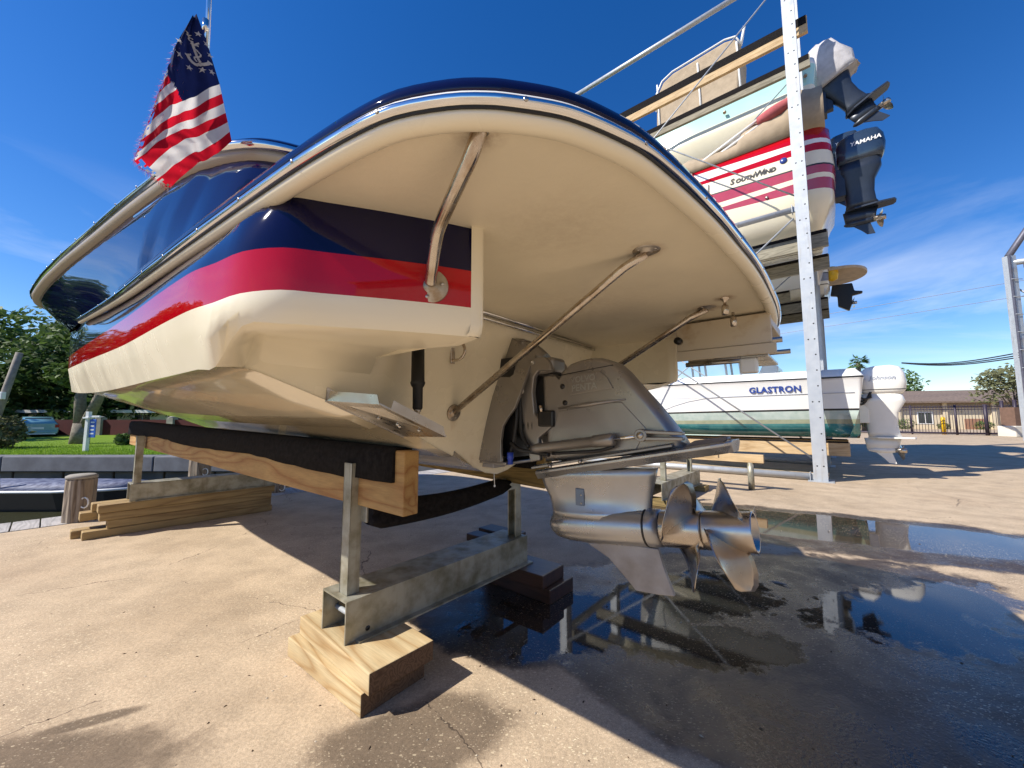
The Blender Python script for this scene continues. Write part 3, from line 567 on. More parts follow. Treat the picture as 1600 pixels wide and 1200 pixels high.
cp2 = MB(); cp2.loft(sweep([(-.03, .041), (.024, .041), (.016, .062), (-.01, .085), (-.06, .10), (-.14, .105), (-.14, .04)], URf), closed=True, cap=True); cp2.build('gunwale_cap', navy, boat)
dk = MB(); dkp = [W(p[0] - nrm2(URf, i)[0] * .13, p[1] - nrm2(URf, i)[1] * .13, p[2] + .10) for i, p in enumerate(URf)]
dk.add(dkp, [tuple(range(len(dkp)))]); dk.build('deck', cream, boat)
st2 = MB(); st2.loft([[W(p[0] + nrm2(UR, i)[0] * d, p[1] + nrm2(UR, i)[1] * d, p[2] - .085 + z) for d, z in [(-.03, 0), (.012, .0), (.018, .011), (.012, .022), (-.03, .022)]] for i, p in enumerate(UR) if i > 36], closed=True, cap=True); st2.build('quarter_trim_strip', chrome, boat)
acc = 0
for i in range(10, len(UR)):
    acc += math.dist(UR[i][:2], UR[i - 1][:2])
    if acc > .3:
        acc = 0; nu, nv = nrm2(UR, i); nn = A * nu + S * nv
        s_ = MB(); s_.lathe([(0, .006), (.0012, .0056), (.002, .003), (.0021, 0)], W(UR[i][0], UR[i][1], UR[i][2] + .022) + nn * .052, nn, 8); s_.build('screw', steel_plate, gun_rail)
# low windscreen and cockpit bulk further forward, out of the photograph's sight
wsn = MB(); wsn.prism(WW([(-5.4, .35, 2.55), (-4.3, .45, 2.48), (-4.6, .55, 2.95)]), S * 2.0); wsn.build('windscreen', glass_dark, boat)

# --- platform struts
flange_m = mat('stained_flange_steel', (0.50, 0.46, 0.40), 0.42, 0.9, scale=22, col2=(0.26, 0.17, 0.09), lo=.45, hi=.7, rvar=.1)
def flange(c, axis, r, th, name, parent, m_=None):
    m_ = m_ or flange_m; f = MB(); f.lathe([(0, r), (th * .75, r), (th, r * .95), (th + .0005, r * .45), (th + .006, r * .42), (th + .006, 0)], c, axis, 26); fo = f.build(name, m_, parent)
    a = Vector(axis).normalized(); x = a.orthogonal().normalized(); y = a.cross(x)
    for k in range(3):
        t = k * 2.094 + .5; s_ = MB(); s_.lathe([(0, r * .13), (.003, r * .11), (.0035, 0)], Vector(c) + a * (th * .86) + (x * math.cos(t) + y * math.sin(t)) * r * .68, a, 8); s_.build('bolt', steel_plate, fo)
    return fo
cst = MB(); pth = catmull([W(*p) for p in [(-.758, .588, 1.537), (-.735, .574, 1.560), (-.66, .531, 1.620), (-.545, .483, 1.655), (-.488, .464, 1.680), (-.460, .459, 1.715)]], 8)
cst.tube(pth, .0145, 16); strut_c = cst.build('curved_strut', steel, boat)
flange(W(-.766, .596, 1.532), A * .75 - S * .66, .043, .008, 'strut_flange', strut_c)
flange(W(-.460, .459, 1.724), -UP, .038, .008, 'strut_flange', strut_c, flange_m)
for nm, a, b_ in (('diagonal_strut', (-1.322, 1.167, 1.229), (-.408, 1.108, 1.700)), ('diagonal_strut', (-1.322, 1.883, 1.229), (-.412, 1.821, 1.688))):
    d = MB(); pa, pb = W(*a), W(*b_); dr = (pb - pa).normalized()
    d.tube([pa, pb - A * .07 - UP * .035, pb - UP * .008], .0135, 14); so = d.build(nm, steel, boat)
    flange(pa, A + UP * -.2, .038, .006, 'strut_flange', so); flange(pb + UP * .003, -UP, .04, .006, 'strut_flange', so)
# tow eye (D ring)
te = MB(); te.tube(catmull([W(-1.262, 1.112, 1.535), W(-1.225, 1.115, 1.53), W(-1.205, 1.12, 1.505), W(-1.208, 1.12, 1.475), W(-1.235, 1.115, 1.455), W(-1.275, 1.112, 1.455)], 5), .0065, 10)
teo = te.build('stern_eye', steel, boat); t2 = MB(); t2.box(W(-1.274, 1.10, 1.44), S * .024, A * .006, UP * .11); t2.build('eye_plate', steel, teo, bevel=.003)
# trim tab with its ram
H1, H2, T2, T1 = W(-1.318, .593, 1.262), W(-1.346, .921, 1.130), W(-.985, .838, 1.142), W(-1.075, .648, 1.245)
tb = MB(); tn = (T2 - H1).cross(T1 - H2).normalized(); tn = tn if tn.z > 0 else -tn
tb.prism([H1, H2, T2, T1], tn * .005)
M1 = T1 * .72 + H1 * .28
for a, b_ in ((H1.lerp(T1, .05), T1), (T1.lerp(T2, .16), T2)):
    tb.prism([a, b_, b_ + UP * .030 - (b_ - a).normalized() * .01, a + UP * .034 + (b_ - a).normalized() * .01], (tn.cross(b_ - a)).normalized() * .004)
tabo = tb.build('trim_tab', steel_plate, boat)
hp = MB(); hp.prism([H1 - UP * .004, H2 - UP * .004, H2 + UP * .03 + A * .006, H1 + UP * .045 + A * .006], A * .005); hp.build('tab_hinge', steel_plate, tabo)
for f1, f2 in ((.42, .42), (.5, .66), (.55, .6), (.75, .78)):
    c_ = H1.lerp(H2, f2).lerp(T1.lerp(T2, f2), f1); s_ = MB(); s_.lathe([(0, .008), (.004, .007), (.007, 0)], c_, -tn, 8); s_.build('bolt', steel_plate, tabo)
ac = MB(); pa, pb = W(-1.205, .882, 1.47), W(-1.19, .875, 1.215); ax = pb - pa; L_ = ax.length
ac.lathe([(0, .024), (L_ * .50, .025), (L_ * .53, .028), (L_ * .57, .024), (L_ * .60, .019), (L_ * .9, .0185), (L_ * .92, .015)], pa, ax, 18); aco = ac.build('trim_tab_ram', rubber, boat)
a2 = MB(); a2.lathe([(L_ * .915, .013), (L_ * .95, .013), (L_ * .955, .008), (L_ * 1.04, .008)], pa, ax, 14); a2.build('ram_rod', steel_plate, aco)
# drain fitting under the platform
df = MB(); c_ = W(-.324, 1.723, 1.694); df.lathe([(0, .022), (.012, .016), (.02, .006), (.035, .006), (.037, .013), (.075, .013), (.077, .0)], c_, -UP, 14); df.build('drain_fitting', steel, boat)
df = MB(); c_ = W(-.315, 1.83, 1.65); df.lathe([(0, .006), (.02, .006), (.022, .012), (.06, .012), (.061, 0)], c_, -UP, 14); df.build('drain_fitting', steel, boat)
# telescoping swim ladder in its tray under the starboard side of the platform
tray_m = mat('stained_cream_plate', (0.58, 0.50, 0.38), .4, scale=12, col2=(0.40, 0.28, 0.16), lo=.55, hi=.8)
ld = MB(); ld.ub(-.60, -.205, 2.03, 2.42, 1.625, 1.665); ld.ub(-.60, -.20, 2.0, 2.013, 1.535, 1.67); lo = ld.build('ladder_tray', tray_m, boat, bevel=.004)
b_ = MB(); b_.ub(-.60, -.185, 1.993, 2.003, 1.485, 1.533); b_.build('ladder_side', tray_m, lo, bevel=.003)
for v, z, u1 in ((2.02, 1.545, -.165), (2.03, 1.505, -.25), (2.2, 1.51, -.25), (2.40, 1.545, -.165), (2.15, 1.485, -.33)):
    t_ = MB(); t_.tube([W(-.60, v, z), W(u1, v, z)], .0125, 10); t_.build('ladder_tube', steel_plate, lo)
rg = MB(); rg.ub(-.33, -.22, 2.02, 2.40, 1.478, 1.492); rg.build('ladder_step', steel_plate, lo, bevel=.004)
cl = MB(); cl.lathe([(0, .018), (.03, .018), (.031, 0)], W(-.585, 1.995, 1.585), -S, 12); cl.build('tube_cap', black_plastic, lo)
bk = MB(); bk.ub(-.335, -.265, 2.03, 2.08, 1.41, 1.48); bk.build('ladder_bracket', white_paint, lo, bevel=.008)

# ================================================================== STERN DRIVE (parts of the boat)
VD = 1.53
def uzp(l, v): return [W(u, v, z) for u, z in l]
def slab(l, half, ins, name, m_, parent, v0=VD, bev=.012, seg=3):
    """a casting: (u,z) outline with rounded flanks"""
    b_ = MB(); b_.prism(uzp(l, v0 - half), S * (2 * half)); return b_.build(name, m_, parent, bevel=bev, seg=seg, ang=50)
# transom shield: port wall, starboard wall, hood, floor
sh = MB()
outer = [(-1.248, 1.487, 1.612), (-1.258, 1.468, 1.55), (-1.285, 1.43, 1.42), (-1.308, 1.405, 1.311), (-1.346, 1.383, 1.121), (-1.372, 1.377, .998)]
innr = [(-1.085, 1.472, 1.50), (-1.10, 1.452, 1.46), (-1.108, 1.42, 1.392), (-1.135, 1.41, 1.315), (-1.158, 1.40, 1.252), (-1.19, 1.385, 1.205), (-1.215, 1.38, 1.165), (-1.222, 1.375, 1.10), (-1.215, 1.37, 1.00)]
outer = [(-1.248, 1.487, 1.612), (-1.256, 1.47, 1.56), (-1.275, 1.445, 1.47), (-1.292, 1.425, 1.39), (-1.308, 1.405, 1.311), (-1.322, 1.395, 1.24), (-1.335, 1.388, 1.18), (-1.355, 1.380, 1.08), (-1.372, 1.377, .998)]
for sg in (1, -1):
    f_ = lambda v: v if sg == 1 else 2 * VD - v
    o1 = [W(p[0], f_(p[1]), p[2]) for p in outer]; i1_ = [W(p[0], f_(p[1]), p[2]) for p in innr]; i2 = [W(p[0] - .004, f_(p[1] + .02), p[2]) for p in innr]; o2 = [W(p[0], f_(p[1] + .022), p[2]) for p in outer]
    secs = [[a_, b_, c_, d_] for a_, b_, c_, d_ in zip(o1, i1_, i2, o2)]
    sh.loft(secs, True, True, sm=False)
shield = None
shb = sh.build('transom_shield', drive_paint, boat, bevel=.003); shield = shb
hd_ = MB(); secs = []
for u, z, hw, zt in [(-1.25, 1.50, .05, 1.615), (-1.20, 1.50, .055, 1.606), (-1.15, 1.495, .057, 1.585), (-1.10, 1.48, .055, 1.55), (-1.06, 1.48, .045, 1.515)]:
    secs.append([W(u, VD - hw, z), W(u, VD - hw * .96, (z + zt) / 2), W(u, VD - hw * .7, zt - .012), W(u, VD - hw * .25, zt), W(u, VD + hw * .25, zt), W(u, VD + hw * .7, zt - .012), W(u, VD + hw * .96, (z + zt) / 2), W(u, VD + hw, z)])
hd_.loft(secs, True, True); hd_.build('shield_hood', drive_paint, shield)
fl = MB(); fl.ub(-1.385, -1.20, 1.385, 2 * VD - 1.385, .985, 1.0); fl.build('shield_floor', drive_paint, shield, bevel=.004)
an = MB(); an.ub(-1.385, -1.30, 1.41, 1.50, .962, .984); an.build('anode', skeg_paint, shield, bevel=.004)
bx_ = MB(); bx_.ub(-1.40, -1.19, 1.43, 1.63, 1.02, 1.50); bx_.build('gimbal_recess', black_plastic, shield)
# bellows, hoses, blue plug
be = MB(); prof = []
for k in range(13): prof += [(.012 * k, .062 if k % 2 == 0 else .05)]
be.lathe(prof, W(-1.24, VD - .02, 1.17), A, 18); be.build('bellows', rubber, shield)
for k, pts in enumerate(([(-1.19, 1.445, 1.36), (-1.17, 1.43, 1.22), (-1.19, 1.425, 1.08), (-1.22, 1.425, 1.02)], [(-1.20, 1.42, 1.09), (-1.14, 1.41, 1.06), (-1.06, 1.43, 1.05), (-.98, 1.42, 1.045)], [(-1.22, 1.45, 1.42), (-1.17, 1.45, 1.30), (-1.15, 1.44, 1.14), (-1.10, 1.43, 1.07)])):
    hb = MB(); hb.tube(catmull(WW(pts), 5), .010, 8); hb.build('hose', rubber, shield)
bp_ = MB(); bp_.lathe([(0, .015), (.03, .016), (.032, .013), (.055, .013)], W(-1.185, 1.40, 1.045), -UP, 12); bp_.build('blue_plug', blue_plastic, shield)
# suspension fork (port arm) and its mirror
FK = [(-1.113, 1.474), (-1.083, 1.49), (-1.03, 1.49), (-1.0, 1.465), (-.985, 1.42), (-1.06, 1.425), (-1.085, 1.40), (-1.095, 1.33), (-1.083, 1.225), (-1.06, 1.203), (-1.003, 1.196), (-.985, 1.165), (-1.06, 1.112), (-1.053, 1.012), (-1.112, 1.0), (-1.125, 1.08), (-1.153, 1.139), (-1.167, 1.29), (-1.19, 1.315), (-1.19, 1.36), (-1.155, 1.385), (-1.13, 1.42)]
fko = None
for v0 in (1.452, 2 * VD - 1.452 - .03):
    b_ = MB(); b_.prism(uzp(FK, v0), S * .03); o_ = b_.build('suspension_fork', drive_paint, boat, bevel=.007, seg=3, ang=20); fko = fko or o_
cb_ = MB(); cb_.ub(-1.12, -.99, 1.47, 2 * VD - 1.47, 1.41, 1.49); cb_.build('fork_crown', drive_paint, boat, bevel=.02, seg=3)
for u, z, r in ((-1.158, 1.335, .017), (-1.088, 1.466, .010)):
    b_ = MB(); b_.lathe([(0, r), (.006, r), (.0065, r * .55), (.002, r * .5), (.002, 0)], W(u, 1.451, z), -S, 16); b_.build('pivot_bolt', steel_plate, fko)
b_ = MB(); b_.lathe([(0, .013), (.007, .012), (.008, 0)], W(-1.09, 1.451, 1.055), -S, 6); b_.build('pivot_bolt', steel_plate, fko)
# upper gear housing
UG = [(-.972, 1.385), (-.94, 1.418), (-.897, 1.446), (-.85, 1.458), (-.80, 1.462), (-.75, 1.458), (-.699, 1.437), (-.656, 1.397), (-.60, 1.329), (-.539, 1.258), (-.483, 1.184), (-.453, 1.14), (-.424, 1.091), (-.588, 1.065), (-.80, 1.035), (-1.04, 1.005), (-1.03, 1.12), (-1.045, 1.20), (-1.05, 1.40), (-1.0, 1.41)]
ugm = MB(); sct = []
for v, ins in ((1.462, .05), (1.4622, .034), (1.466, .020), (1.474, .008), (1.487, 0), (2 * VD - 1.487, 0), (2 * VD - 1.474, .008), (2 * VD - 1.466, .020), (2 * VD - 1.4622, .034), (2 * VD - 1.462, .05)):
    cu_ = sum(p[0] for p in UG) / len(UG); cz_ = sum(p[1] for p in UG) / len(UG)
    sct.append([W(u + (cu_ - u) * ins * 2.5, v, z + (cz_ - z) * ins * 2.5) for u, z in UG])
ugm.loft(sct, True, True, sm=True); ug = ugm.build('upper_gear_housing', drive_paint, boat)
# raised side pod, panel seams, plaque with embossed lettering, bolts
def plate(l, v, th, name, m_, parent, bev=.002): b_ = MB(); b_.prism(uzp(l, v - th), S * th); return b_.build(name, m_, parent, bevel=bev)
plate([(-.91, 1.395), (-.745, 1.398), (-.715, 1.37), (-.69, 1.325), (-.895, 1.303)], 1.464, .009, 'name_plaque', drive_paint, ug)
for j, (tx, z, sz, u_) in enumerate((('VOLVO', 1.357, .036, -.886), ('PENTA', 1.320, .04, -.882))):
    tm_ = text_mesh(tx, sz, W(u_, 1.4545, z), A * 1.0 + UP * .06, UP, .0012, .0006); tm_.build('embossed_lettering', drive_light, ug)
plate([(-1.0, 1.10), (-.955, 1.235), (-.70, 1.268), (-.655, 1.268), (-.56, 1.165), (-.60, 1.085), (-.95, 1.035)], 1.466, .007, 'lower_side_panel', drive_paint, ug, bev=.003)
rbm = MB(); rbm.tube(WW([(-.955, 1.460, 1.247), (-.80, 1.458, 1.262), (-.64, 1.460, 1.278)]), [.004, .010, .003], 8); rbm.build('housing_rib', drive_paint, ug)
sq = MB(); sq.tube(WW([(-.955, 1.4625, 1.395), (-.80, 1.4625, 1.41), (-.69, 1.4625, 1.42)]), .0022, 6); sq.build('cover_seam', black_plastic, ug)
for u, z in ((-.933, 1.345), (-.921, 1.272)):
    b_ = MB(); b_.lathe([(0, .012), (.003, .012), (.003, .008), (.006, .0075), (.006, 0)], W(u, 1.463, z), -S, 12); b_.build('bolt', black_plastic, ug)
br = MB(); br.ub(-1.06, -.975, 1.445, 1.47, 1.165, 1.24); br.build('cable_bracket', black_plastic, ug, bevel=.008)
bb_ = MB(); bb_.lathe([(0, .008), (.03, .008), (.03, 0)], W(-1.04, 1.44, 1.262), A * .3 - UP, 8); bb_.build('bolt', steel, ug)
# trim cylinder
tcm = MB(); pa, pb = W(-1.06, 1.425, 1.068), W(-.675, 1.425, 1.122); ax = pb - pa; L_ = ax.length
tcm.lathe([(-.02, .012), (0, .019), (.02, .021), (L_ * .76, .021), (L_ * .77, .025), (L_ * .97, .0255), (L_, .022), (L_, 0)], pa, ax, 20); tco = tcm.build('trim_cylinder', drive_paint, boat)
r_ = MB(); r_.tube([pb, W(-.58, 1.425, 1.137)], .007, 10); r_.build('cylinder_rod', chrome, tco)
e_ = MB(); c_ = W(-.565, 1.425, 1.14); e_.lathe([(-.016, .024), (.016, .024)], c_, S, 18); e_.box(c_ - S * .014 - UP * .018, A * .15 + UP * .004, S * .028, UP * .012); e_.box(c_ - S * .014 + UP * .008, A * .15 - UP * .004, S * .028, UP * .012); e_.build('cylinder_clevis', drive_paint, tco, bevel=.003)
e_ = MB(); e_.lathe([(0, .013), (.006, .012), (.007, 0)], c_ - S * .016, -S, 12); e_.build('clevis_pin', steel_plate, tco)
hl = MB(); hl.tube(catmull(WW([(-.97, 1.435, 1.05), (-.85, 1.425, 1.062), (-.74, 1.43, 1.075), (-.68, 1.43, 1.095)]), 4), .007, 8); hl.build('hydraulic_line', rubber, tco)
# splash plate / anti-ventilation plate (slopes up astern)
def plate_w(u): return interp(u, [(-1.10, .05), (-1.0, .085), (-.8, .11), (-.5, .125), (-.33, .12), (-.29, .10), (-.275, .07)])
def zpt(u): return 1.118 + (u + .28) * .205
apm = MB(); secs = []
for u in (-1.10, -1.06, -1.0, -.9, -.8, -.65, -.5, -.4, -.33, -.29, -.275):
    w_ = plate_w(u); z = zpt(u)
    secs.append([W(u, VD - w_, z - .004), W(u, VD - w_, z + .006), W(u, VD - w_ * .8, z + .012), W(u, VD + w_ * .8, z + .012), W(u, VD + w_, z + .006), W(u, VD + w_, z - .004), W(u, VD + w_ * .6, z - .03), W(u, VD - w_ * .6, z - .03)])
apm.loft(secs, True, True, sm=False); apo = apm.build('anti_ventilation_plate', drive_light, boat, bevel=.002)
sp_ = MB(); secs = []
for u in (-1.09, -1.0, -.8, -.6, -.46):
    z = zpt(u) + .026; secs.append([W(u, VD - .095, z - .006), W(u, VD - .095, z + .004), W(u, VD - .06, z + .010), W(u, VD + .06, z + .010), W(u, VD + .095, z + .004), W(u, VD + .095, z - .006)])
sp_.loft(secs, True, True, sm=False); sp_.build('splash_plate', drive_paint, boat, bevel=.002)
tf = MB(); tf.prism([W(-.44, VD - .05, zpt(-.44) + .012), W(-.30, VD - .085, zpt(-.30) + .012), W(-.285, VD - .08, zpt(-.285) + .018), W(-.29, VD - .06, zpt(-.29) + .024), W(-.40, VD - .03, zpt(-.4) + .03)], S * .06); tf.build('trim_fin', skeg_paint, apo, bevel=.003)
for u in (-.98, -.83):
    b_ = MB(); b_.lathe([(0, .008), (.01, .007), (.011, 0)], W(u, VD - .099, zpt(u) + .02), -S, 8); b_.build('bolt', prop_metal, apo)
# lower unit: strut, torpedo, skeg
AX0, AX1 = Vector(W(-.556, VD, .785)), Vector(W(-.235, VD, .826)); AXD = (AX1 - AX0).normalized()
lu = MB(); secs = []
for z, uf, ub_, w_ in [(.985, -1.10, -.545, .075), (.95, -1.094, -.552, .056), (.91, -1.078, -.562, .047), (.87, -1.052, -.570, .043), (.84, -1.04, -.572, .046), (.81, -1.032, -.572, .058), (.785, -1.028, -.574, .070)]:
    dzf = lambda u: (u + .82) * .10
    sec = []
    for k in range(24):
        t = 2 * math.pi * k / 24; cx = (uf + ub_) / 2; hx = (ub_ - uf) / 2; c_, s_ = math.cos(t), math.sin(t)
        u = cx + hx * c_; wv = w_ * (abs(s_) ** .8) * (1 if s_ >= 0 else -1) * (1 - .35 * max(0, c_))
        sec.append(W(u, VD + wv, z + dzf(u)))
    secs.append(sec)
lu.loft(secs, True, True)
L2 = []
for d, r in [(-.492, .004), (-.487, .022), (-.472, .040), (-.44, .058), (-.38, .069), (-.30, .073), (-.15, .073), (-.02, .071), (.018, .0685), (.02, 0)]: L2.append((d, r))
lu.lathe(L2, AX0, AXD, 28)
luo = lu.build('lower_unit', drive_light, boat)
sk = MB(); SKP = [(-.86, .672), (-.76, .632), (-.70, .582), (-.645, .532), (-.56, .540), (-.498, .551), (-.512, .59), (-.535, .65), (-.552, .71), (-.70, .70)]
sk.prism(uzp(SKP, VD - .009), S * .018); sk.build('skeg', skeg_paint, luo, bevel=.004)
wi = MB(); wi.ub(-.887, -.845, VD - .0495, VD - .043, .832, .905); wi.build('water_intake', mat('blue_grey_grille', (.16, .2, .27), .4, .5), luo, bevel=.004)
for z in (.85, .885):
    b_ = MB(); b_.lathe([(0, .005), (.003, .004), (.003, 0)], W(-.858, VD - .0495, z - .006), -S, 8); b_.build('screw', steel_plate, luo)
rgm = MB(); rgm.lathe([(-.036, .0725), (-.034, .0735), (-.030, .0735), (-.028, .0725)], AX0, AXD, 28); rgm.build('bearing_ring', black_plastic, luo)
# twin counter-rotating propellers
Uq = (UP - AXD * UP.dot(AXD)).normalized(); Nq = -(S - AXD * S.dot(AXD)).normalized()
def blade(c, phi, sgn, R_, name, parent):
    b_ = MB(); nr_, nc = 9, 9; lay = []
    for side in (0, 1):
        for i in range(nr_):
            f = i / (nr_ - 1); r = .052 + (R_ - .052) * f
            hw = interp(f, [(0, .70), (.25, .80), (.5, .80), (.75, .68), (.9, .46), (.97, .27), (1, .08)]); sk_ = sgn * .32 * f * f
            for j in range(nc):
                q = -1 + 2 * j / (nc - 1); th = hw * q
                thick = (.0075 * (1 - f) + .0016) * (1 - q * q) * (1 if side else -1)
                axl = -sgn * .078 * th * (1.0 - .15 * f) + .16 * (r - .052) + .006 * q * q * f
                ang = phi + th - sk_
                lay.append(c + AXD * (axl + thick) + (Uq * math.cos(ang) + Nq * math.sin(ang)) * r)
    o = nr_ * nc; fs_ = []
    for side in (0, 1):
        for i in range(nr_ - 1):
            for j in range(nc - 1):
                a_ = side * o + i * nc + j; fs_.append((a_, a_ + 1, a_ + nc + 1, a_ + nc))
    for i in range(nr_ - 1):
        for j in (0, nc - 1): a_ = i * nc + j; fs_.append((a_, a_ + nc, a_ + nc + o, a_ + o))
    for j in range(nc - 1): a_ = (nr_ - 1) * nc + j; fs_.append((a_, a_ + 1, a_ + 1 + o, a_ + o))
    b_.add(lay, fs_, 0, True); return b_.build(name, prop_metal, parent)
hb = MB(); hb.lathe([(0, .064), (.004, .0665), (.14, .0665), (.146, .0645), (.146, 0)], AX0 + AXD * .024, AXD, 36); p1 = hb.build('forward_propeller_hub', prop_metal, boat)
hb = MB(); hb.lathe([(0, .0645), (.006, .0665), (.135, .0655), (.152, .0665), (.156, .066), (.155, .058), (.10, .056), (.10, 0)], AX0 + AXD * .172, AXD, 36); p2 = hb.build('aft_propeller_hub', prop_metal, boat)
for ph in (176, 60, -58): blade(AX0 + AXD * .095, R(ph), 1, .205, 'propeller_blade', p1)
for ph in (4, 118, -118): blade(AX0 + AXD * .245, R(ph), -1, .195, 'propeller_blade', p2)
# drain plug line
dl = MB(); dl.tube(WW([(-1.38, 1.50, .92), (-1.38, 1.505, .86)]), .0018, 6); dl.lathe([(0, .004), (.008, .005), (.012, 0)], W(-1.38, 1.505, .862), -UP, 8); dl.build('drain_plug_cord', white_paint, boat)

# ================================================================== ENSIGN ON ITS STAFF
flag = empty('ensign', W(-1.76, .29, 2.35), 'frayed red and white striped ensign with navy canton and anchor on chrome staff', 'flag')
sf = MB(); sf.tube(WW([(-1.775, .300, 2.28), (-1.775, .284, 2.95), (-1.775, .28, 3.15)]), .0085, 12); sfo = sf.build('flag_staff', chrome, flag)
sb = MB(); sb.tube(WW([(-1.775, .284, 2.68), (-1.775, .283, 2.73)]), .0115, 12); sb.build('staff_ferrule', chrome, sfo)
Ht = [(0, .251, 2.705), (.27, .282, 2.629), (.538, .331, 2.475), (.77, .354, 2.366), (1, .378, 2.263)]
Ft = [(0, .238, 2.686), (.15, .197, 2.528), (.3, .177, 2.39), (.4, .166, 2.323), (.5, .154, 2.245), (.6, .138, 2.153), (.69, .129, 2.096), (.77, .125, 2.066), (.85, .154, 2.048), (.92, .182, 2.033), (1, .217, 2.016)]
def flag_pt(s_, t):
    hv, hz_ = interp(t, [(a, b_) for a, b_, c in Ht]), interp(t, [(a, c) for a, b_, c in Ht]); fv, fz = interp(t, [(a, b_) for a, b_, c in Ft]), interp(t, [(a, c) for a, b_, c in Ft])
    v = hv + (fv - hv) * s_; z = hz_ + (fz - hz_) * s_ + .030 * math.sin(math.pi * s_) * (1.0 if t < .9 else .2) * t
    d = .016 * math.sin(9 * s_ + 2.2 * t) * (.4 + t) + .007 * math.sin(23 * s_ - 5 * t) * t + .004 * math.sin(41 * (s_ + t)) * s_
    return W(-1.748 + d, v, z)
NS, NT = 40, 78; fm = MB(); pts = [flag_pt(i / NS, j / NT) for j in range(NT + 1) for i in range(NS + 1)]
fm.v += pts
for j in range(NT):
    for i in range(NS):
        st = int((j + .5) / NT * 13); mi = 0 if st % 2 == 0 else 1
        t_ = (j + .5) / NT
        if st < 7 and (i + .5) / NS < (1.1 if t_ < .25 else 1 - (t_ - .25) / .29 * .46): mi = 2
        if i > NS - 3 and rng.random() < .3 and j > 12: continue
        fm.f.append([j * (NS + 1) + i, j * (NS + 1) + i + 1, (j + 1) * (NS + 1) + i + 1, (j + 1) * (NS + 1) + i]); fm.m.append(mi); fm.sm.append(True)
cloth = fm.build('flag_cloth', [flag_red, flag_white, flag_blue], flag, fix=False)
fr = MB()
for k in range(700):      # frayed threads along the fly
    t = .12 + .88 * rng.random() ** .8; s_ = 1 if rng.random() < .8 else rng.uniform(.45, .98); p = flag_pt(s_, t); L_ = rng.uniform(.003, .017) * (1 if s_ == 1 else .6)
    dr_ = (S * rng.uniform(-1, .25) + UP * rng.uniform(-.9, .4) + A * rng.uniform(-.2, .5)).normalized()
    q1, q2 = p + dr_ * L_ * .5 - UP * .002, p + dr_ * L_ - UP * rng.uniform(.002, .014); w_ = UP.cross(dr_).normalized() * .00035
    mi = 0 if rng.random() < .75 else 1
    fr.add([p - w_, p + w_, q1 + w_, q1 - w_, q2], [(0, 1, 2, 3), (3, 2, 4)], mi)
stuff(fr.build('frayed_threads', [flag_red, flag_white], flag, fix=False))
def on_flag(v, z):        # cloth point under (v, z), a little nearer
    best = min(pts, key=lambda p: (p.dot(S) - v) ** 2 + (p.z - z) ** 2); return best.dot(A) + .0035
for v, z in ((.231, 2.609), (.258, 2.624), (.283, 2.602), (.296, 2.566), (.213, 2.505), (.243, 2.488), (.278, 2.497), (.305, 2.503), (.208, 2.556)):
    u = on_flag(v, z); b_ = MB(); pl_ = []
    for k in range(10): r = .0115 if k % 2 == 0 else .0046; t = math.pi / 2 + k * math.pi / 5; pl_.append(W(on_flag(v + r * math.cos(t), z + r * math.sin(t)), v + r * math.cos(t), z + r * math.sin(t)))
    b_.add(pl_ + [W(u + .001, v, z)], [(k, (k + 1) % 10, 10) for k in range(10)]); b_.build('star', flag_white, cloth, fix=False)
def ribbon(l, w0):
    b_ = MB(); L_, R2 = [], []
    l = [(p.x, p.y) for p in catmull([(a, b__, 0) for a, b__ in l], 5)]
    for i, (v, z) in enumerate(l):
        a, c = l[max(0, i - 1)], l[min(len(l) - 1, i + 1)]; dv, dz = c[0] - a[0], c[1] - a[1]; q = math.hypot(dv, dz) or 1
        u = on_flag(v, z) + .0006; L_.append(W(u, v - dz / q * w0, z + dv / q * w0)); R2.append(W(u, v + dz / q * w0, z - dv / q * w0))
    b_.loft([[a, c] for a, c in zip(L_, R2)], closed=False, cap=False, sm=False); return b_
anc = MB()
for l, w0 in (([(.243, 2.592), (.251, 2.568), (.262, 2.540), (.272, 2.520)], .0045), ([(.236, 2.534), (.244, 2.520), (.258, 2.512), (.272, 2.515), (.288, 2.522), (.298, 2.537)], .0052), ([(.240, 2.583), (.262, 2.578)], .003),
              ([(.246, 2.597), (.238, 2.603), (.234, 2.596), (.240, 2.590)], .0022), ([(.262, 2.590), (.248, 2.575), (.262, 2.560), (.270, 2.545), (.254, 2.535), (.262, 2.522)], .0026), ([(.228, 2.532), (.244, 2.540)], .003), ([(.289, 2.535), (.305, 2.533)], .003)):
    r_ = ribbon(l, w0); anc.add(r_.v, r_.f)
anc.build('fouled_anchor', flag_white, cloth, fix=False)

# ================================================================== STANDS, BUNKS AND BLOCKING UNDER THE BOAT
def channel(u0, u1, v0, v1, z0, z1, name, m_, parent, th=.009, fl=.035):
    b_ = MB(); b_.ub(u0, u1, v0, v1, z1 - th, z1); b_.ub(u0, u0 + th, v0, v1, z0, z1 - th); b_.ub(u1 - th, u1, v0, v1, z0, z1 - th); b_.ub(u1, u1 + fl, v0 + .05, v1 + .02, z0, z0 + th)
    return b_.build(name, m_, parent, bevel=.003)
def angle_post(u, v, z0, z1, sg, parent, m_=galv):
    b_ = MB(); th = .008
    w_, d_ = .072, .062
    b_.ub(u - w_, u, v if sg > 0 else v - th, v + th if sg > 0 else v, z0, z1); b_.ub(u - th, u, min(v, v + sg * d_), max(v, v + sg * d_), z0, z1); b_.ub(u - w_, u - w_ + th, min(v, v + sg * d_), max(v, v + sg * d_), z0, z1 - .03)
    return b_.build('post', m_, parent, bevel=.002)
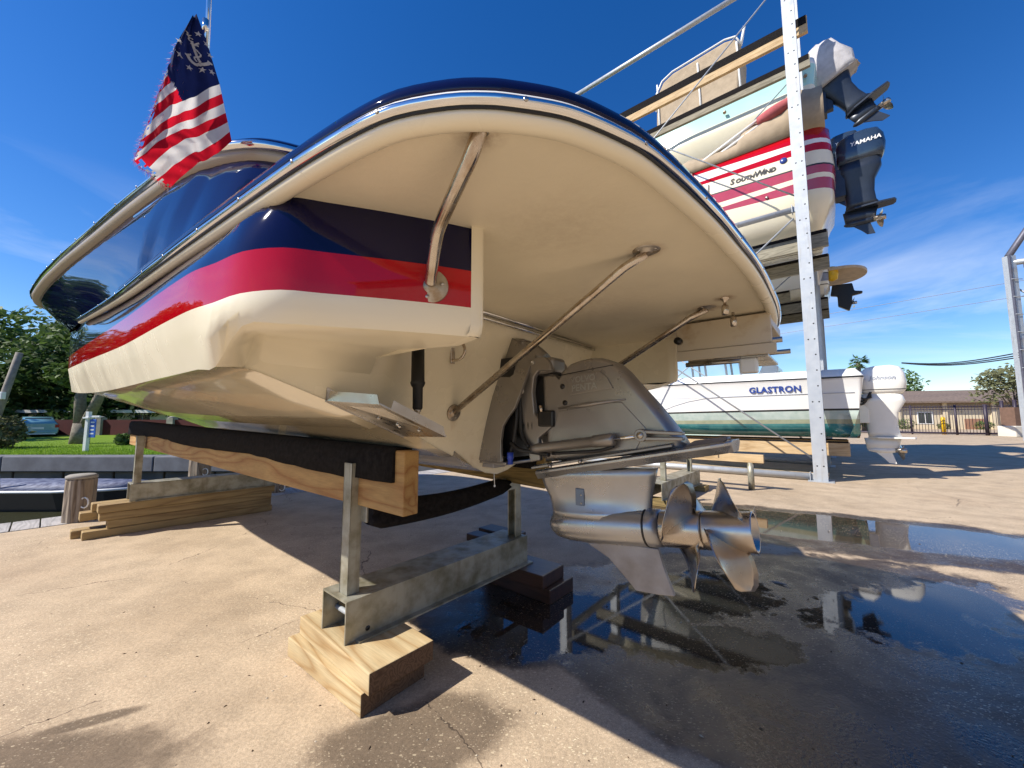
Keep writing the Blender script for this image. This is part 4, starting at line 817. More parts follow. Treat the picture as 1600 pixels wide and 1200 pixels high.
st_ = empty('boat_stand', W(-1.88, 1.6, .18), 'galvanised steel boat stand with channel beam under the stern of the navy boat', 'boat stand', 'stands carrying the navy boat')
channel(-2.0, -1.765, .93, 2.275, .18, .367, 'channel_beam', galv, st_)
angle_post(-1.825, .962, .367, .985, 1, st_); angle_post(-1.80, 2.245, .367, .80, -1, st_)
rb_ = MB(); rb_.tube(WW([(-1.99, 1.00, .262), (-1.775, 1.00, .262)]), .012, 12); rb_.build('tie_bolt', galv_clean, st_)
hl_ = MB(); hl_.lathe([(0, .012), (.001, .012), (.0012, 0)], W(-1.7648, 1.04, .215), A, 14); hl_.build('bolt_hole', black_plastic, st_)
br_ = MB(); br_.ub(-1.83, -1.775, 1.02, 1.075, .70, .80); br_.build('bunk_bracket', galv, st_, bevel=.004)
br_ = MB(); br_.ub(-1.87, -1.80, 2.02, 2.19, .70, .79); br_.build('bunk_bracket', galv, st_, bevel=.004)
# black carpeted roller board slung across the stand
rb2 = MB(); secs = []
for k in range(15):
    t = k / 14; v = 1.03 + 1.03 * t; w_ = .062 * (1 - .1 * t); hz_ = (.075 * (1 - .35 * t)) * (0.6 if k in (0, 14) else 1); sag = -.03 * math.sin(math.pi * t)
    secs.append([W(-1.78 + (w_ * .55 if abs(c) > .9 else w_) * math.copysign(1, c) * abs(c) ** .6, v, .735 + .02 * t + sag + hz_ * s2) for c, s2 in [(math.cos(a * math.pi / 6), math.sin(a * math.pi / 6)) for a in range(12)]])
rb2.loft(secs, True, True)
tag(rb2.build('carpeted_cross_board', carpet, None), 'sagging black carpeted cross board slung between the posts of the stern stand', 'bunk board')
# bunks
def bunk(p0, p1, h0, h1, th, wm, label, drape=.55, over=.012):
    root = empty('bunk_board', W(*p0), label, 'bunk board', 'wooden bunks under the navy boat')
    d = (W(*p1) - W(*p0)).normalized(); sd_ = Vector((-d.y, d.x, 0)); sd_ = sd_ if sd_.dot(S) > 0 else -sd_
    a, b2 = W(*p0), W(*p1)
    m = MB(); m.add([a, a + sd_ * th, a + sd_ * th + UP * h0, a + UP * h0, b2, b2 + sd_ * th, b2 + sd_ * th + UP * h1, b2 + UP * h1], [(0, 1, 2, 3), (7, 6, 5, 4), (0, 4, 5, 1), (1, 5, 6, 2), (2, 6, 7, 3), (3, 7, 4, 0)])
    m.build('timber', wm, root, bevel=.006)
    c = MB(); secs = []; n = 40; r2 = random.Random(3)
    for k in range(n + 1):
        t = .012 + .988 * k / n; q = a.lerp(b2, t); hh = h0 + (h1 - h0) * t; wv = .006 * math.sin(k * 1.3) + .004 * r2.uniform(-1, 1); dr = drape * hh + .012 * math.sin(k * .37) + r2.uniform(-.004, .004)
        sg = over + abs(wv) * .5
        secs.append([q - sd_ * .003 + UP * (hh - dr), q - sd_ * (.006 + sg) + UP * (hh - dr), q - sd_ * sg + UP * (hh - .02), q - sd_ * .002 + UP * (hh + over), q + sd_ * (th + .002) + UP * (hh + over), q + sd_ * (th + sg) + UP * (hh - .02), q + sd_ * (th + sg) + UP * (hh - dr), q + sd_ * (th + .003) + UP * (hh - dr)])
    c.loft(secs, True, True); c.build('carpet_cover', carpet, root); return root
bunk((-1.484, 1.026, .772), (-6.65, .655, .895), .285, .27, .085, wood_bunk, 'long pine bunk board with black carpet along its top under the port side', .5)
bunk((-1.46, 2.06, .757), (-6.65, 2.36, .87), .20, .20, .085, wood_green, 'mossy timber bunk on the far side, half hidden behind the keel', .4)
# blocks
blk = 'timber blocks under the stern stand'
def block(u0, u1, v0, v1, z0, z1, m_, label, rot=0, group=blk):
    b_ = MB(); c = W((u0 + u1) / 2, (v0 + v1) / 2, z0); b_.ub(u0, u1, v0, v1, z0, z1)
    M_ = Matrix.Rotation(rot, 3, 'Z'); b_.v = [c + M_ @ (p - c) for p in b_.v]
    o = b_.build('timber_block', [m_, wood_end], None, bevel=.005)
    if m_ is wood_block:
        for p in o.data.polygons:
            if p.normal.dot(A) > .75: p.material_index = 1
    return tag(o, label, 'timber block', group)
block(-2.225, -1.545, .875, 1.20, 0, .092, wood_block, 'pale stained lower timber block at the near end of the stern stand', R(2))
block(-2.20, -1.50, .905, 1.225, .093, .18, wood_block, 'pale grained upper timber block nearest the camera under the channel beam', R(-1))
block(-2.10, -1.50, 2.17, 2.46, 0, .092, wood_wet, 'dark wet lower timber block at the far end of the stern stand', 0)
block(-2.08, -1.54, 2.13, 2.40, .093, .18, wood_wet, 'dark wet upper timber block at the far end of the stern stand', R(2))
# forward stand on a stack of long timbers
fs_ = empty('boat_stand', W(-5.92, 1.2, .33), 'galvanised steel boat stand on a stack of long timbers beside the water', 'boat stand', 'stands carrying the navy boat')
channel(-6.05, -5.815, .61, 2.0, .325, .51, 'channel_beam', galv, fs_)
angle_post(-5.83, .63, .51, 1.02, 1, fs_, galv); angle_post(-5.83, 1.98, .51, .86, -1, fs_)
tg = 'long timbers stacked under the forward stand'
for (u0, u1, v0, v1, z0, z1, lb) in ((-5.94, -5.80, .29, 1.98, 0, .078, 'front timber of the bottom course of the long timber stack'), (-6.10, -5.955, .22, 1.95, 0, .078, 'back timber of the bottom course of the long timber stack'),
        (-5.95, -5.815, .46, 1.97, .079, .16, 'rounded front timber in the second course of the long timber stack'), (-6.11, -5.97, .5, 1.93, .079, .16, 'back timber in the second course of the long timber stack'),
        (-5.955, -5.81, .40, 1.97, .161, .242, 'front timber in the third course of the long timber stack'), (-6.12, -5.97, .27, 1.9, .161, .242, 'orange ended timber jutting out of the third course of the stack'),
        (-5.96, -5.80, .385, 2.0, .243, .323, 'top front timber of the long stack, with swirling knots, under the channel beam'), (-6.12, -5.975, .35, 1.96, .243, .323, 'top back timber of the long stack under the channel beam')):
    b_ = MB(); b_.ub(u0, u1, v0, v1, z0, z1); tag(b_.build('timber', wood_stack, None, bevel=.008), lb, 'timber', tg)
# loose cut-offs and slats lying beyond the stand
for (u0, u1, v0, v1, z0, z1, lb) in ((-2.9, -2.3, 2.75, 2.9, 0, .07, 'short reddish timber offcut lying beyond the stern stand'), (-2.98, -2.5, 3.0, 3.2, 0, .06, 'second timber offcut lying farther beyond the stern stand')):
    b_ = MB(); b_.ub(u0, u1, v0, v1, z0, z1); tag(b_.build('timber_offcut', wood_wet, None, bevel=.006), lb, 'timber')

# ================================================================== BASIN EDGE: DOCK, PILES, SKIFF
dock = empty('dock', W(-7.3, 0, -.05), 'bleached wooden dock along the basin edge behind the timber stack', 'dock')
k_ = 0
v = -4.0
while v < 8:
    b_ = MB(); b_.ub(-7.45, EDGE - .02, v, v + .20, -.035, .004); b_.build('plank', wood_dock, dock, bevel=.004); v += .212
b_ = MB(); b_.ub(-7.4, -7.3, -4, 8, -.25, -.036); b_.build('stringer', wood_grey, dock)
def pile(x, y, r, z1, label):
    root = empty('mooring_pile', (x, y, -1.6), label, 'mooring pile', 'wooden mooring piles along the dock')
    b_ = MB(); secs = []; n = 28; ph = rng.uniform(0, 6)
    for z in (-1.6, 0, z1 - .02, z1): secs.append([(x + (r * (1 if z < z1 else .93) * (1 - .07 * (k % 3 == 0))) * math.cos(2 * math.pi * k / n + ph), y + (r * (1 if z < z1 else .93) * (1 - .07 * (k % 3 == 0))) * math.sin(2 * math.pi * k / n + ph), z) for k in range(n)])
    b_.loft(secs, True, True, sm=False); b_.build('shaft', wood_pile, root)
    c = MB(); c.lathe([(0, r * 1.02), (.03, r * 1.0), (.045, r * .8), (.05, 0)], (x, y, z1), UP, 24); c.build('cap', concrete_grey, root)
    rg_ = MB(); rg_.tube([(x + r * 1.05 + .0, y - r * .3, z1 * .45 + .05 * math.cos(t)) if False else (x + (r + .02) * math.cos(-.5) + .05 * math.sin(t), y + (r + .02) * math.sin(-.5), z1 * .45 + .06 * math.cos(t)) for t in [i * .6 for i in range(11)]], .008, 6); rg_.build('rope_loop', white_paint, root)
pile(-5.15, 4.72, .135, .50, 'grey wooden mooring pile left of the long timber stack')
pile(-5.55, 7.0, .16, .62, 'split wooden mooring pile seen under the long pine bunk')
pile(-3.9, 6.55, .12, .2, 'short dark mooring pile at the right end of the long timber stack')
# opposite seawall: cap and panels
sw = empty('seawall', (-8, LY, -1.1), 'tan concrete seawall with grey cap across the basin below the lawn', 'seawall')
x = -50.0
while x < 2:
    b_ = MB(); b_.wb(x, x + 1.55, LY - .12, LY + .2, -1.7, -.46); b_.build('panel', concrete_tan, sw, bevel=.02); x += 1.62
x = -50.0
while x < 2:
    b_ = MB(); b_.wb(x, x + 4.8, LY - .30, LY + .35, -.46, .02); b_.build('cap', seawall_grey, sw, bevel=.03); x += 4.83
# grass blades along the lawn
gb = MB()
for k in range(26000):
    y = LY + .35 + 9.0 * rng.random() ** 1.6; x = rng.uniform(-1.42, -.62) * y - .2; h_ = rng.uniform(.05, .10); a = rng.uniform(0, 6.28); w_ = .012
    dx_, dy_ = math.cos(a) * w_, math.sin(a) * w_; lx, ly = rng.uniform(-.05, .05), rng.uniform(-.05, .05)
    gb.add([(x - dx_, y - dy_, 0.0), (x + dx_, y + dy_, 0.0), (x + lx, y + ly, h_)], [(0, 1, 2)])
stuff(gb.build('grass', grass_m, None, origin=(0, 0, 0), fix=False)); bpy.data.objects['grass']['label'] = 'bright green lawn grass across the basin'; bpy.data.objects['grass']['category'] = 'grass'
# moored skiff with a white mast pole
sk_ = empty('skiff', (-12.2, 10.6, -1.0), 'low dark blue covered skiff with white rail moored across the basin', 'skiff')
b_ = MB(); secs = []
for xx, hw in ((-3.2, .75), (-1, .85), (1.2, .8), (2.2, .55), (2.9, .12)): secs.append([(-12.6 + xx, 10.6 - hw * .8, -1.15), (-12.6 + xx, 10.6 - hw, -.62), (-12.6 + xx, 10.6 + hw, -.62), (-12.6 + xx, 10.6 + hw * .8, -1.15)])
b_.loft(secs, True, True, sm=False); b_.build('hull', rubber, sk_)  # hull coloured black to paint in the shadow below the rail
b_ = MB(); b_.tube([(-15.8, 9.82, -.6), (-13.6, 9.73, -.6), (-11.4, 9.78, -.6), (-10.4, 10.05, -.6), (-9.72, 10.45, -.6)], .035, 8); b_.build('gunwale', white_paint, sk_)
b_ = MB(); secs = []
for xx, hw in ((-3.2, .7), (-1, .8), (1.2, .75), (2.2, .5), (2.8, .1)): secs.append([(-12.6 + xx, 10.6 - hw, -.615), (-12.6 + xx, 10.6 - hw * .4, -.45), (-12.6 + xx, 10.6 + hw * .4, -.43), (-12.6 + xx, 10.6 + hw, -.615)])
b_.loft(secs, True, True); b_.build('cover', mat('dark_blue_cover', (.03, .04, .10), .7, scale=8, col2=(.2, .22, .3)), sk_)
b_ = MB(); b_.tube([(-13.0, 10.0, -.6), (-13.12, 10.0, .05)], .04, 10); b_.build('pole', white_paint, sk_)

# ================================================================== TREES
def leaf_cloud(name, m_, parent, blobs, n, size, seed):
    r = random.Random(seed); b_ = MB(); tot = sum(w for *_, w in blobs)
    for (cx, cy, cz, rx, ry, rz, w) in blobs:
        for _ in range(int(n * w / tot)):
            while True:
                p = Vector((r.uniform(-1, 1), r.uniform(-1, 1), r.uniform(-1, 1)))
                if .35 < p.length <= 1: break
            p = p.normalized() * (p.length ** .45)
            k = 1 + .18 * math.sin(5 * p.x + 3 * p.z + cx) + .12 * math.sin(9 * p.y - 4 * p.z)
            c = Vector((cx + p.x * rx * k, cy + p.y * ry * k, cz + p.z * rz * k))
            a = Vector((r.uniform(-1, 1), r.uniform(-1, 1), r.uniform(-.6, .6))).normalized(); b2 = a.orthogonal().normalized(); b2 = (b2 + a.cross(b2) * r.uniform(-1, 1)).normalized(); s_ = size * r.uniform(.6, 1.4)
            b_.add([c - a * s_, c + b2 * s_ * .45, c + a * s_, c - b2 * s_ * .45], [(0, 1, 2, 3)])
    return b_.build(name, m_, parent, fix=False)
def tree(x, y, z0, hgt, cr, m_, label, seed, n=5200, size=.16, fork=True, flat=.75, low=.35):
    r = random.Random(seed); root = empty('tree', (x, y, z0), label, 'tree', 'trees around the yard')
    b_ = MB(); tz = hgt * .45
    b_.tube([(x, y, z0 - .1), (x + .05, y, z0 + tz * .5), (x, y, z0 + tz)], [.03 * hgt, .024 * hgt, .02 * hgt], 9)
    blobs = []
    for k in range(9):
        a = k * 2.4 + r.uniform(-.4, .4); rr = cr * r.uniform(.35, .75); zz_ = z0 + hgt * r.uniform(low + .12, .86)
        px, py = x + rr * math.cos(a), y + rr * math.sin(a); b_.tube([(x, y, z0 + tz * r.uniform(.5, .95)), (x + (px - x) * .5, y + (py - y) * .5, (z0 + tz + zz_) / 2), (px, py, zz_)], [.013 * hgt, .009 * hgt, .003 * hgt], 6)
        q = cr * r.uniform(.38, .6); blobs.append((px, py, zz_, q, q, q * flat, q * q))
    q = cr * .6; blobs.append((x, y, z0 + hgt * .82, q, q, q * .6, q * q))
    b_.build('trunk', bark, root); leaf_cloud('crown', m_, root, blobs, n, size, seed); return root
tree(-35, 33, .0, 9.8, 5.4, leaf_dark, 'tall dark spreading tree at the left edge behind the leaning pole', 1, 13000, .25, low=-.08)
tree(-29, 34.5, .0, 10.2, 5.0, leaf_olive, 'olive grey leaved tree just left of the bow above the parked car', 2, 10000, .2, low=-.05)
tree(-40, 35, .0, 9.3, 5.0, leaf_mid, 'bright green low tree at the far left edge of the lawn', 3, 8000, .22, low=-.08)
tree(-23.2, 36, .0, 10.2, 5.0, leaf_dark, 'dark tree behind the red fence below the bow', 4, 8000, .22, low=-.05)
tree(-17, 37, .0, 10, 5.0, leaf_dark, 'dark tree hidden mostly by the pine bunk', 5, 6000, .24, low=-.05)
for k, (x, y, h_, m_, lb) in enumerate(((-44, 30.5, 5.0, leaf_dark, 'low dark tree behind the fence at the far left edge'), (-38.5, 31.5, 4.6, leaf_mid, 'low green tree behind the fence left of the car'), (-33, 32, 4.8, leaf_dark, 'low dark tree behind the fence above the car'), (-26.5, 33, 5.0, leaf_dark, 'low dark tree behind the fence right of the car'))):
    tree(x, y, 0, h_, 3.6, m_, lb, 70 + k, 5200, .24, low=-.15)
for k, (x, y, lb) in enumerate(((-10, 38, 'tall dark tree on the far shore behind the stern of the navy boat'), (-3, 41, 'tall dark tree on the far shore hidden behind the stern drive'), (-52, 24, 'tall dark tree outside the left edge of the picture'))): tree(x, y, 0, 10.5, 5.0, leaf_dark, lb, 80 + k, 5000, .28, low=-.05)
for k, (x, y, lb) in enumerate(((-48, 34, 'tall tree beyond the far left fence corner'), (-52, 29, 'tall tree just outside the left edge by the fence corner'), (-45, 22, 'tall tree outside the left edge on the lawn'), (-48, 14, 'tall tree on the left bank abreast of the bow'), (-52, 3, 'tall tree on the left bank abreast of the camera'))): tree(x, y, 0, 11.5, 5.2, leaf_dark if k % 2 else leaf_mid, lb, 90 + k, 4500, .3, low=-.05)
tree(-36, 18, .05, 9.0, 4.4, leaf_dark, 'large dark tree beyond the left edge of the lawn', 6, 5000, .26, low=.1)
tree(-42, 9, .0, 9.5, 4.6, leaf_mid, 'large green tree farther left across the basin', 7, 5000, .26, low=.1)
tree(-46, -4, .0, 8.0, 4.2, leaf_olive, 'olive tree at the far left bank of the basin', 8, 4000, .26, low=.1)
tree(-50, -18, .0, 8.5, 4.4, leaf_dark, 'dark tree behind the camera on the left bank', 9, 4000, .28, low=.1)
# forked bare trunk by the fence
ft = empty('forked_tree', (-20.6, 18.6, 0), 'grey forked tree trunk standing on the lawn left of the sign post', 'tree')
b_ = MB(); b_.tube([(-20.6, 18.6, -.1), (-20.55, 18.6, 1.0)], [.36, .30], 12); b_.tube([(-20.62, 18.6, .8), (-20.75, 18.6, 2.2), (-20.5, 18.7, 4.6)], [.24, .2, .12], 10); b_.tube([(-20.45, 18.6, .8), (-19.8, 18.6, 2.4), (-19.0, 18.8, 4.8)], [.22, .18, .1], 10); b_.build('trunk', bark, ft)
leaf_cloud('crown', leaf_mid, ft, [(-20.4, 18.8, 5.2, 1.7, 1.5, 1.1, 1), (-18.8, 18.9, 5.0, 1.6, 1.4, 1.0, 1), (-21.4, 18.8, 3.4, 1.0, .8, .6, .5)], 3200, .15, 21)
def bush(x, y, z0, r_, m_, label, seed, n=1500):
    root = empty('bush', (x, y, z0), label, 'bush'); b_ = MB(); rr = random.Random(seed)
    for k in range(7): a = rr.uniform(0, 6.28); b_.tube([(x, y, z0 - .05), (x + r_ * .5 * math.cos(a), y + r_ * .5 * math.sin(a), z0 + r_ * rr.uniform(.7, 1.2))], [.03, .01], 5)
    b_.build('stems', bark, root); leaf_cloud('foliage', m_, root, [(x, y, z0 + r_ * .7, r_, r_, r_ * .75, 1)], n, .11, seed)
bush(-20.9, 15.6, .0, .9, leaf_olive, 'straggly olive bush at the foot of the leaning pole', 31)
bush(-17.6, 17.8, .02, .35, leaf_mid, 'small green clump by the red fence near the sign post', 32, 500)

# ================================================================== ACROSS THE BASIN: CAR, SIGN, POLE, FENCE, HOUSES
up_ = empty('utility_pole', (-21.2, 15.8, 0), 'weathered wooden pole leaning over the lawn at the left edge', 'pole')
b_ = MB(); b_.tube([(-21.3, 15.8, -.1), (-20.45, 15.9, 3.95)], [.14, .11], 10); b_.build('shaft', pole_wood, up_); b_ = MB(); b_.wb(-20.8, -20.6, 15.6, 15.75, 2.0, 2.3); b_.build('pole_box', white_paint, up_, bevel=.02)
sg = empty('sign_post', (-15.85, 14.55, 0), 'white real estate sign post with a hanging blue panel on the lawn', 'sign')
b_ = MB(); b_.wb(-15.92, -15.80, 14.5, 14.62, -.1, 1.48); b_.wb(-15.97, -15.75, 14.45, 14.67, 1.22, 1.28); b_.build('post', white_paint, sg, bevel=.01)
b_ = MB(); b_.wb(-15.80, -15.42, 14.53, 14.59, 1.26, 1.33); b_.build('arm', white_paint, sg, bevel=.01)
b_ = MB(); b_.wb(-15.78, -15.55, 14.54, 14.57, .52, 1.20); pno = b_.build('panel', sign_blue, sg, bevel=.006)
for z in (1.06, .92, .78, .64): b_ = MB(); b_.wb(-15.74, -15.60, 14.536, 14.5395, z, z + .05); b_.build('lettering_bar', white_paint, pno)
# car seen from behind
car = empty('parked_car', (-29.7, 24.4, .02), 'pale blue hatchback parked on the lawn in front of the red fence', 'car')
CX, CY = -29.7, 24.4; cdn = Vector((-.80, .60, 0)).normalized(); crs = Vector((cdn.y, -cdn.x, 0))
def C3(x, y, z): return Vector((CX, CY, .02)) + crs * x + cdn * y + UP * z * .9
b_ = MB(); secs = []
for y, pr_ in [(0, [(.70, .30), (.80, .45), (.84, .72), (.80, .92), (.70, 1.0)]), (.12, [(.78, .22), (.86, .45), (.88, .75), (.83, .98), (.66, 1.18)]), (.5, [(.80, .2), (.88, .45), (.89, .8), (.82, 1.0), (.60, 1.42)]), (1.2, [(.80, .2), (.88, .45), (.89, .8), (.82, 1.0), (.60, 1.50)]), (2.4, [(.80, .2), (.88, .45), (.89, .8), (.82, 1.0), (.58, 1.45)]), (3.2, [(.80, .2), (.88, .45), (.88, .8), (.80, .95), (.62, 1.0)]), (4.1, [(.74, .22), (.82, .42), (.80, .66), (.7, .74), (.5, .76)]), (4.3, [(.6, .3), (.66, .42), (.64, .58), (.5, .62), (.3, .63)])]:
    secs.append([C3(-x, y, z) for x, z in pr_] + [C3(x, y, z) for x, z in pr_[::-1]])
b_.loft(secs, True, True); b_.build('body', car_paint, car)
b_ = MB(); b_.add([C3(-.60, .09, 1.02), C3(.60, .09, 1.02), C3(.52, .45, 1.40), C3(-.52, .45, 1.40)], [(0, 1, 2, 3)]); b_.v = [p - cdn * .03 for p in b_.v]; b_.build('rear_window', glass_dark, car)
for sx in (-1, 1):
    b_ = MB(); b_.box(C3(sx * .78 - .09, -.02, .72), crs * .18, cdn * .1, UP * .2); b_.build('tail_light', tail_red, car, bevel=.02)
    for y in (.8, 3.4):
        b_ = MB(); b_.lathe([(-.1, .2), (-.1, .31), (.1, .31), (.1, .2)], C3(sx * .78, y, .31), crs, 18); w_ = b_.build('wheel', rubber, car)
        b_ = MB(); b_.lathe([(0, .2), (.01, .19), (.015, .05), (.015, 0)], C3(sx * .78, y, .31) + crs * sx * .1, crs * sx, 14); b_.build('rim', steel_plate, w_)
b_ = MB(); b_.box(C3(-.82, -.06, .28), crs * 1.64, cdn * .12, UP * .2); b_.build('bumper', car_paint, car, bevel=.04)
b_ = MB(); b_.box(C3(-.25, -.012, .62), crs * .5, cdn * .02, UP * .12); b_.build('number_plate', white_paint, car)
b_ = MB(); b_.box(C3(-.74, -.065, .26), crs * 1.48, cdn * .02, UP * .05); b_.build('bumper_strip', white_paint, car)
# dark red fence with concrete posts
fc = empty('fence', (-28, 27.2, 0), 'dark red board fence with pale concrete posts across the back of the lawn', 'fence')
for x in range(-54, -8, 5):
    b_ = MB(); b_.wb(x + .43, x + 4.98, 27.18, 27.26, .05, 1.16); b_.build('panel', fence_red, fc)
    b_ = MB(); b_.wb(x, x + .44, 27.0, 27.44, 0, 1.30); b_.lathe([(0, .24), (.06, .2), (.1, .1), (.11, 0)], (x + .22, 27.22, 1.30), UP, 10); b_.build('post', concrete_grey, fc)
def house(x0, x1, y, zw, zr, wm, rm, label, nwin, d=8, name='house'):
    root = empty(name, ((x0 + x1) / 2, y, 0), label, 'house')
    b_ = MB(); b_.wb(x0, x1, y, y + d, 0, zw); b_.build('wall', wm, root)
    b_ = MB(); b_.prism([(x0 - .5, y - .6, zw), (x0 - .5, y + d + .6, zw), (x0 - .5, y + d / 2, zr)], (x1 - x0 + 1, 0, 0)); ro = b_.build('roof', rm, root)
    b_ = MB(); b_.wb(x0 - .5, x1 + .5, y - .68, y - .605, zw - .16, zw + .06); b_.build('fascia', white_paint, ro)
    for k in range(nwin):
        xx = x0 + (x1 - x0) * (k + .5) / nwin - .6; b_ = MB(); b_.wb(xx - .08, xx + 1.28, y - .05, y - .002, zw - 1.32, zw - .22); w_ = b_.build('window', white_paint, root); b_ = MB(); b_.wb(xx, xx + .57, y - .06, y - .052, zw - 1.24, zw - .3); b_.wb(xx + .63, xx + 1.2, y - .06, y - .052, zw - 1.24, zw - .3); b_.build('pane', glass_dark, w_)
    return root
house(-38, -22.5, 30.5, 1.85, 2.5, stucco_pale, shingle_grey, 'low pale house with grey roof behind the red fence', 6)
house(-21.4, -14.6, 29.5, 1.75, 2.3, white_paint, shingle_grey, 'small white house with dark windows behind the sign post', 3)

# ================================================================== DRY STORAGE RACK
PV = [9.62, 12.75, 15.9, 19.0]; PU = -.32; TOPZ = 13.6; BACKU = -6.2
rack = empty('boat_rack', W(PU, PV[0], 0), 'tall galvanised steel boat rack with bolted posts, pipes and cable braces', 'boat rack')
def ipost(u, v, parent, m_=galv_clean, top=TOPZ, holes=True, w_=.22, d_=.26):
    b_ = MB(); b_.ub(u - w_ / 2, u + w_ / 2, v - .012, v, .012, top); b_.ub(u - w_ / 2, u + w_ / 2, v + d_, v + d_ + .012, .012, top); b_.ub(u + w_ / 2 - .05, u + w_ / 2 - .038, v, v + d_, .012, top); b_.ub(u - w_ / 2 + .038, u - w_ / 2 + .05, v, v + d_, .012, top)
    o = b_.build('post', m_, parent)
    f = MB(); f.ub(u - .2, u + .2, v - .09, v + d_ + .09, 0, .018); f.build('base_plate', m_, o)
    if holes:
        hb_ = MB(); hb_.lathe([(0, .014), (.0015, .014), (.0016, 0)], W(u + .03, v - .0125, .6), -S, 8); h0 = hb_.build('bolt_hole', black_plastic, o, origin=W(u + .03, v - .0125, .6))
        z = .3; k = 0
        while z < top - .2:
            for du in ((.055,) if k % 4 else (.055, -.045)):
                copy_at(h0, W(u + du, v - .0125, z), o)
            z += .31; k += 1
        bpy.data.objects.remove(h0)
    return o
for k, v in enumerate(PV): ipost(PU, v, rack, galv_clean, holes=(k == 0))
for v in PV: ipost(BACKU, v, rack, galv_clean, holes=False, top=11.0)
def rod(p, q, r, name, m_=galv_clean, n=8, parent=rack): b_ = MB(); b_.tube([W(*p), W(*q)], r, n); return b_.build(name, m_, parent)
for k, v in enumerate(PV[:2]):
    for z in (.085, 5.56, 11.08):
        rod((PU - .16, v + .08, z), (BACKU + .1, v + .08, z), .062, 'brace_pipe', n=24)
        if k == 0:
            f = MB(); f.ub(PU - .17, PU - .155, v, v + .16, z - .085, z + .085); f.ub(PU - .155, PU - .06, v + .05, v + .11, z - .06, z + .06); f.build('pipe_bracket', galv_clean, rack, bevel=.004)
    for a, b2 in (((PU - .08, .42), (BACKU, 5.0)), ((PU - .11, 5.84), (BACKU, 11.0)), ((PU - .15, 5.36), (BACKU, .6)), ((PU - .1, 10.78), (BACKU, 6.2))):
        rod((a[0], v + .05, a[1]), (b2[0], v + .05, b2[1]), .017, 'cable_brace', n=6)
def rbunk(u1, v, z0, z1, wm, name='bunk', th=.09, u0=-6.3, top=.06):
    b_ = MB(); b_.ub(u0, u1, v, v + th, z0, z1); o = b_.build(name, wm, rack, bevel=.006)
    c = MB(); c.ub(u0, u1 - .02, v - .006, v + th + .006, z1 - top, z1 + .012); c.build('carpet_strip', carpet, o); return o
rbunk(-.015, 10.3, 9.85, 10.24, wood_pale, top=.19); rbunk(-.02, 11.35, 9.82, 10.12, wood_grey, top=.13)
rbunk(.06, 10.12, 4.79, 5.14, wood_grey); rbunk(.06, 11.7, 4.79, 5.14, wood_grey)
rbunk(.15, 10.28, .46, .74, wood_pale, top=.02); rbunk(.15, 11.6, .46, .74, wood_pale, top=.02)
rbunk(-.02, 13.9, 9.85, 10.1, wood_grey); rbunk(-.02, 15.0, 9.85, 10.1, wood_grey)
rbunk(-.02, 15.95, 4.79, 5.15, wood_grey); rbunk(-.02, 17.6, 4.79, 5.15, wood_grey)
rbunk(-.9, 14.2, 4.79, 5.1, wood_grey)
for v0, v1 in zip(PV, PV[1:]):
    for z in (.30, 4.63, 9.66):
        for u in (PU, BACKU): b_ = MB(); b_.ub(u - .07, u + .07, v0 + .28, v1 - .02, z, z + .15); b_.build('cross_beam', galv_clean, rack)

# ------------------------------------------------------------------ boats on the rack
def plan(uS, vP, beam, L, rc=.35, bow=.55):
    """port side from the bow aft, round the stern, back up the starboard side"""
    vc_ = vP + beam / 2; l = []
    for k in range(9):
        f = k / 8; l.append((uS - L + L * bow * f, vc_ - beam / 2 * math.sin(f * math.pi / 2) ** .8))
    for k in range(1, 6): l.append((uS - L * (1 - bow) + (L * (1 - bow) - rc) * k / 5, vP))
    for k in range(1, 6): a = math.pi / 2 * k / 5; l.append((uS - rc + rc * math.sin(a), vP + rc * (1 - math.cos(a))))
    l2 = [(u, 2 * vc_ - v) for u, v in l[::-1]]
    return l + [(uS + .02, vc_)] + l2, vc_
def shell(name, path, vc_, rws, mats, parent, keel=None, deck=None):
    """rws: list of (z(u), inset); material index of the band below each row"""
    b_ = MB(); n = len(path); secs = []
    for i, (u, v) in enumerate(path):
        nu, nv = nrm2(path, i); col = []
        for zf, ins, _ in rws:
            col.append(W(u - nu * ins, v - nv * ins, zf(u) if callable(zf) else zf))
        if keel is not None: col.append(W(u - nu * .3, vc_ + (v - vc_) * .02, keel(u)))
        secs.append(col)
    rm = [r[2] for r in rws] + [0]
    b_.loft(secs, closed=False, cap=False, rowmats=rm)
    if deck is not None:
        top = [c[0] for c in secs]; b_.add([p for p in top], [tuple(range(n))], deck)
    o = b_.build(name, mats, parent, fix=False); return o
def text_part(body, size, u, v, z, m_, name, parent, bold=.0, shear=0., space=1., depth=.003, up=UP, right=A): return text_mesh(body, size, W(u, v, z), right, up, depth, bold, shear, space).build(name, m_, parent)

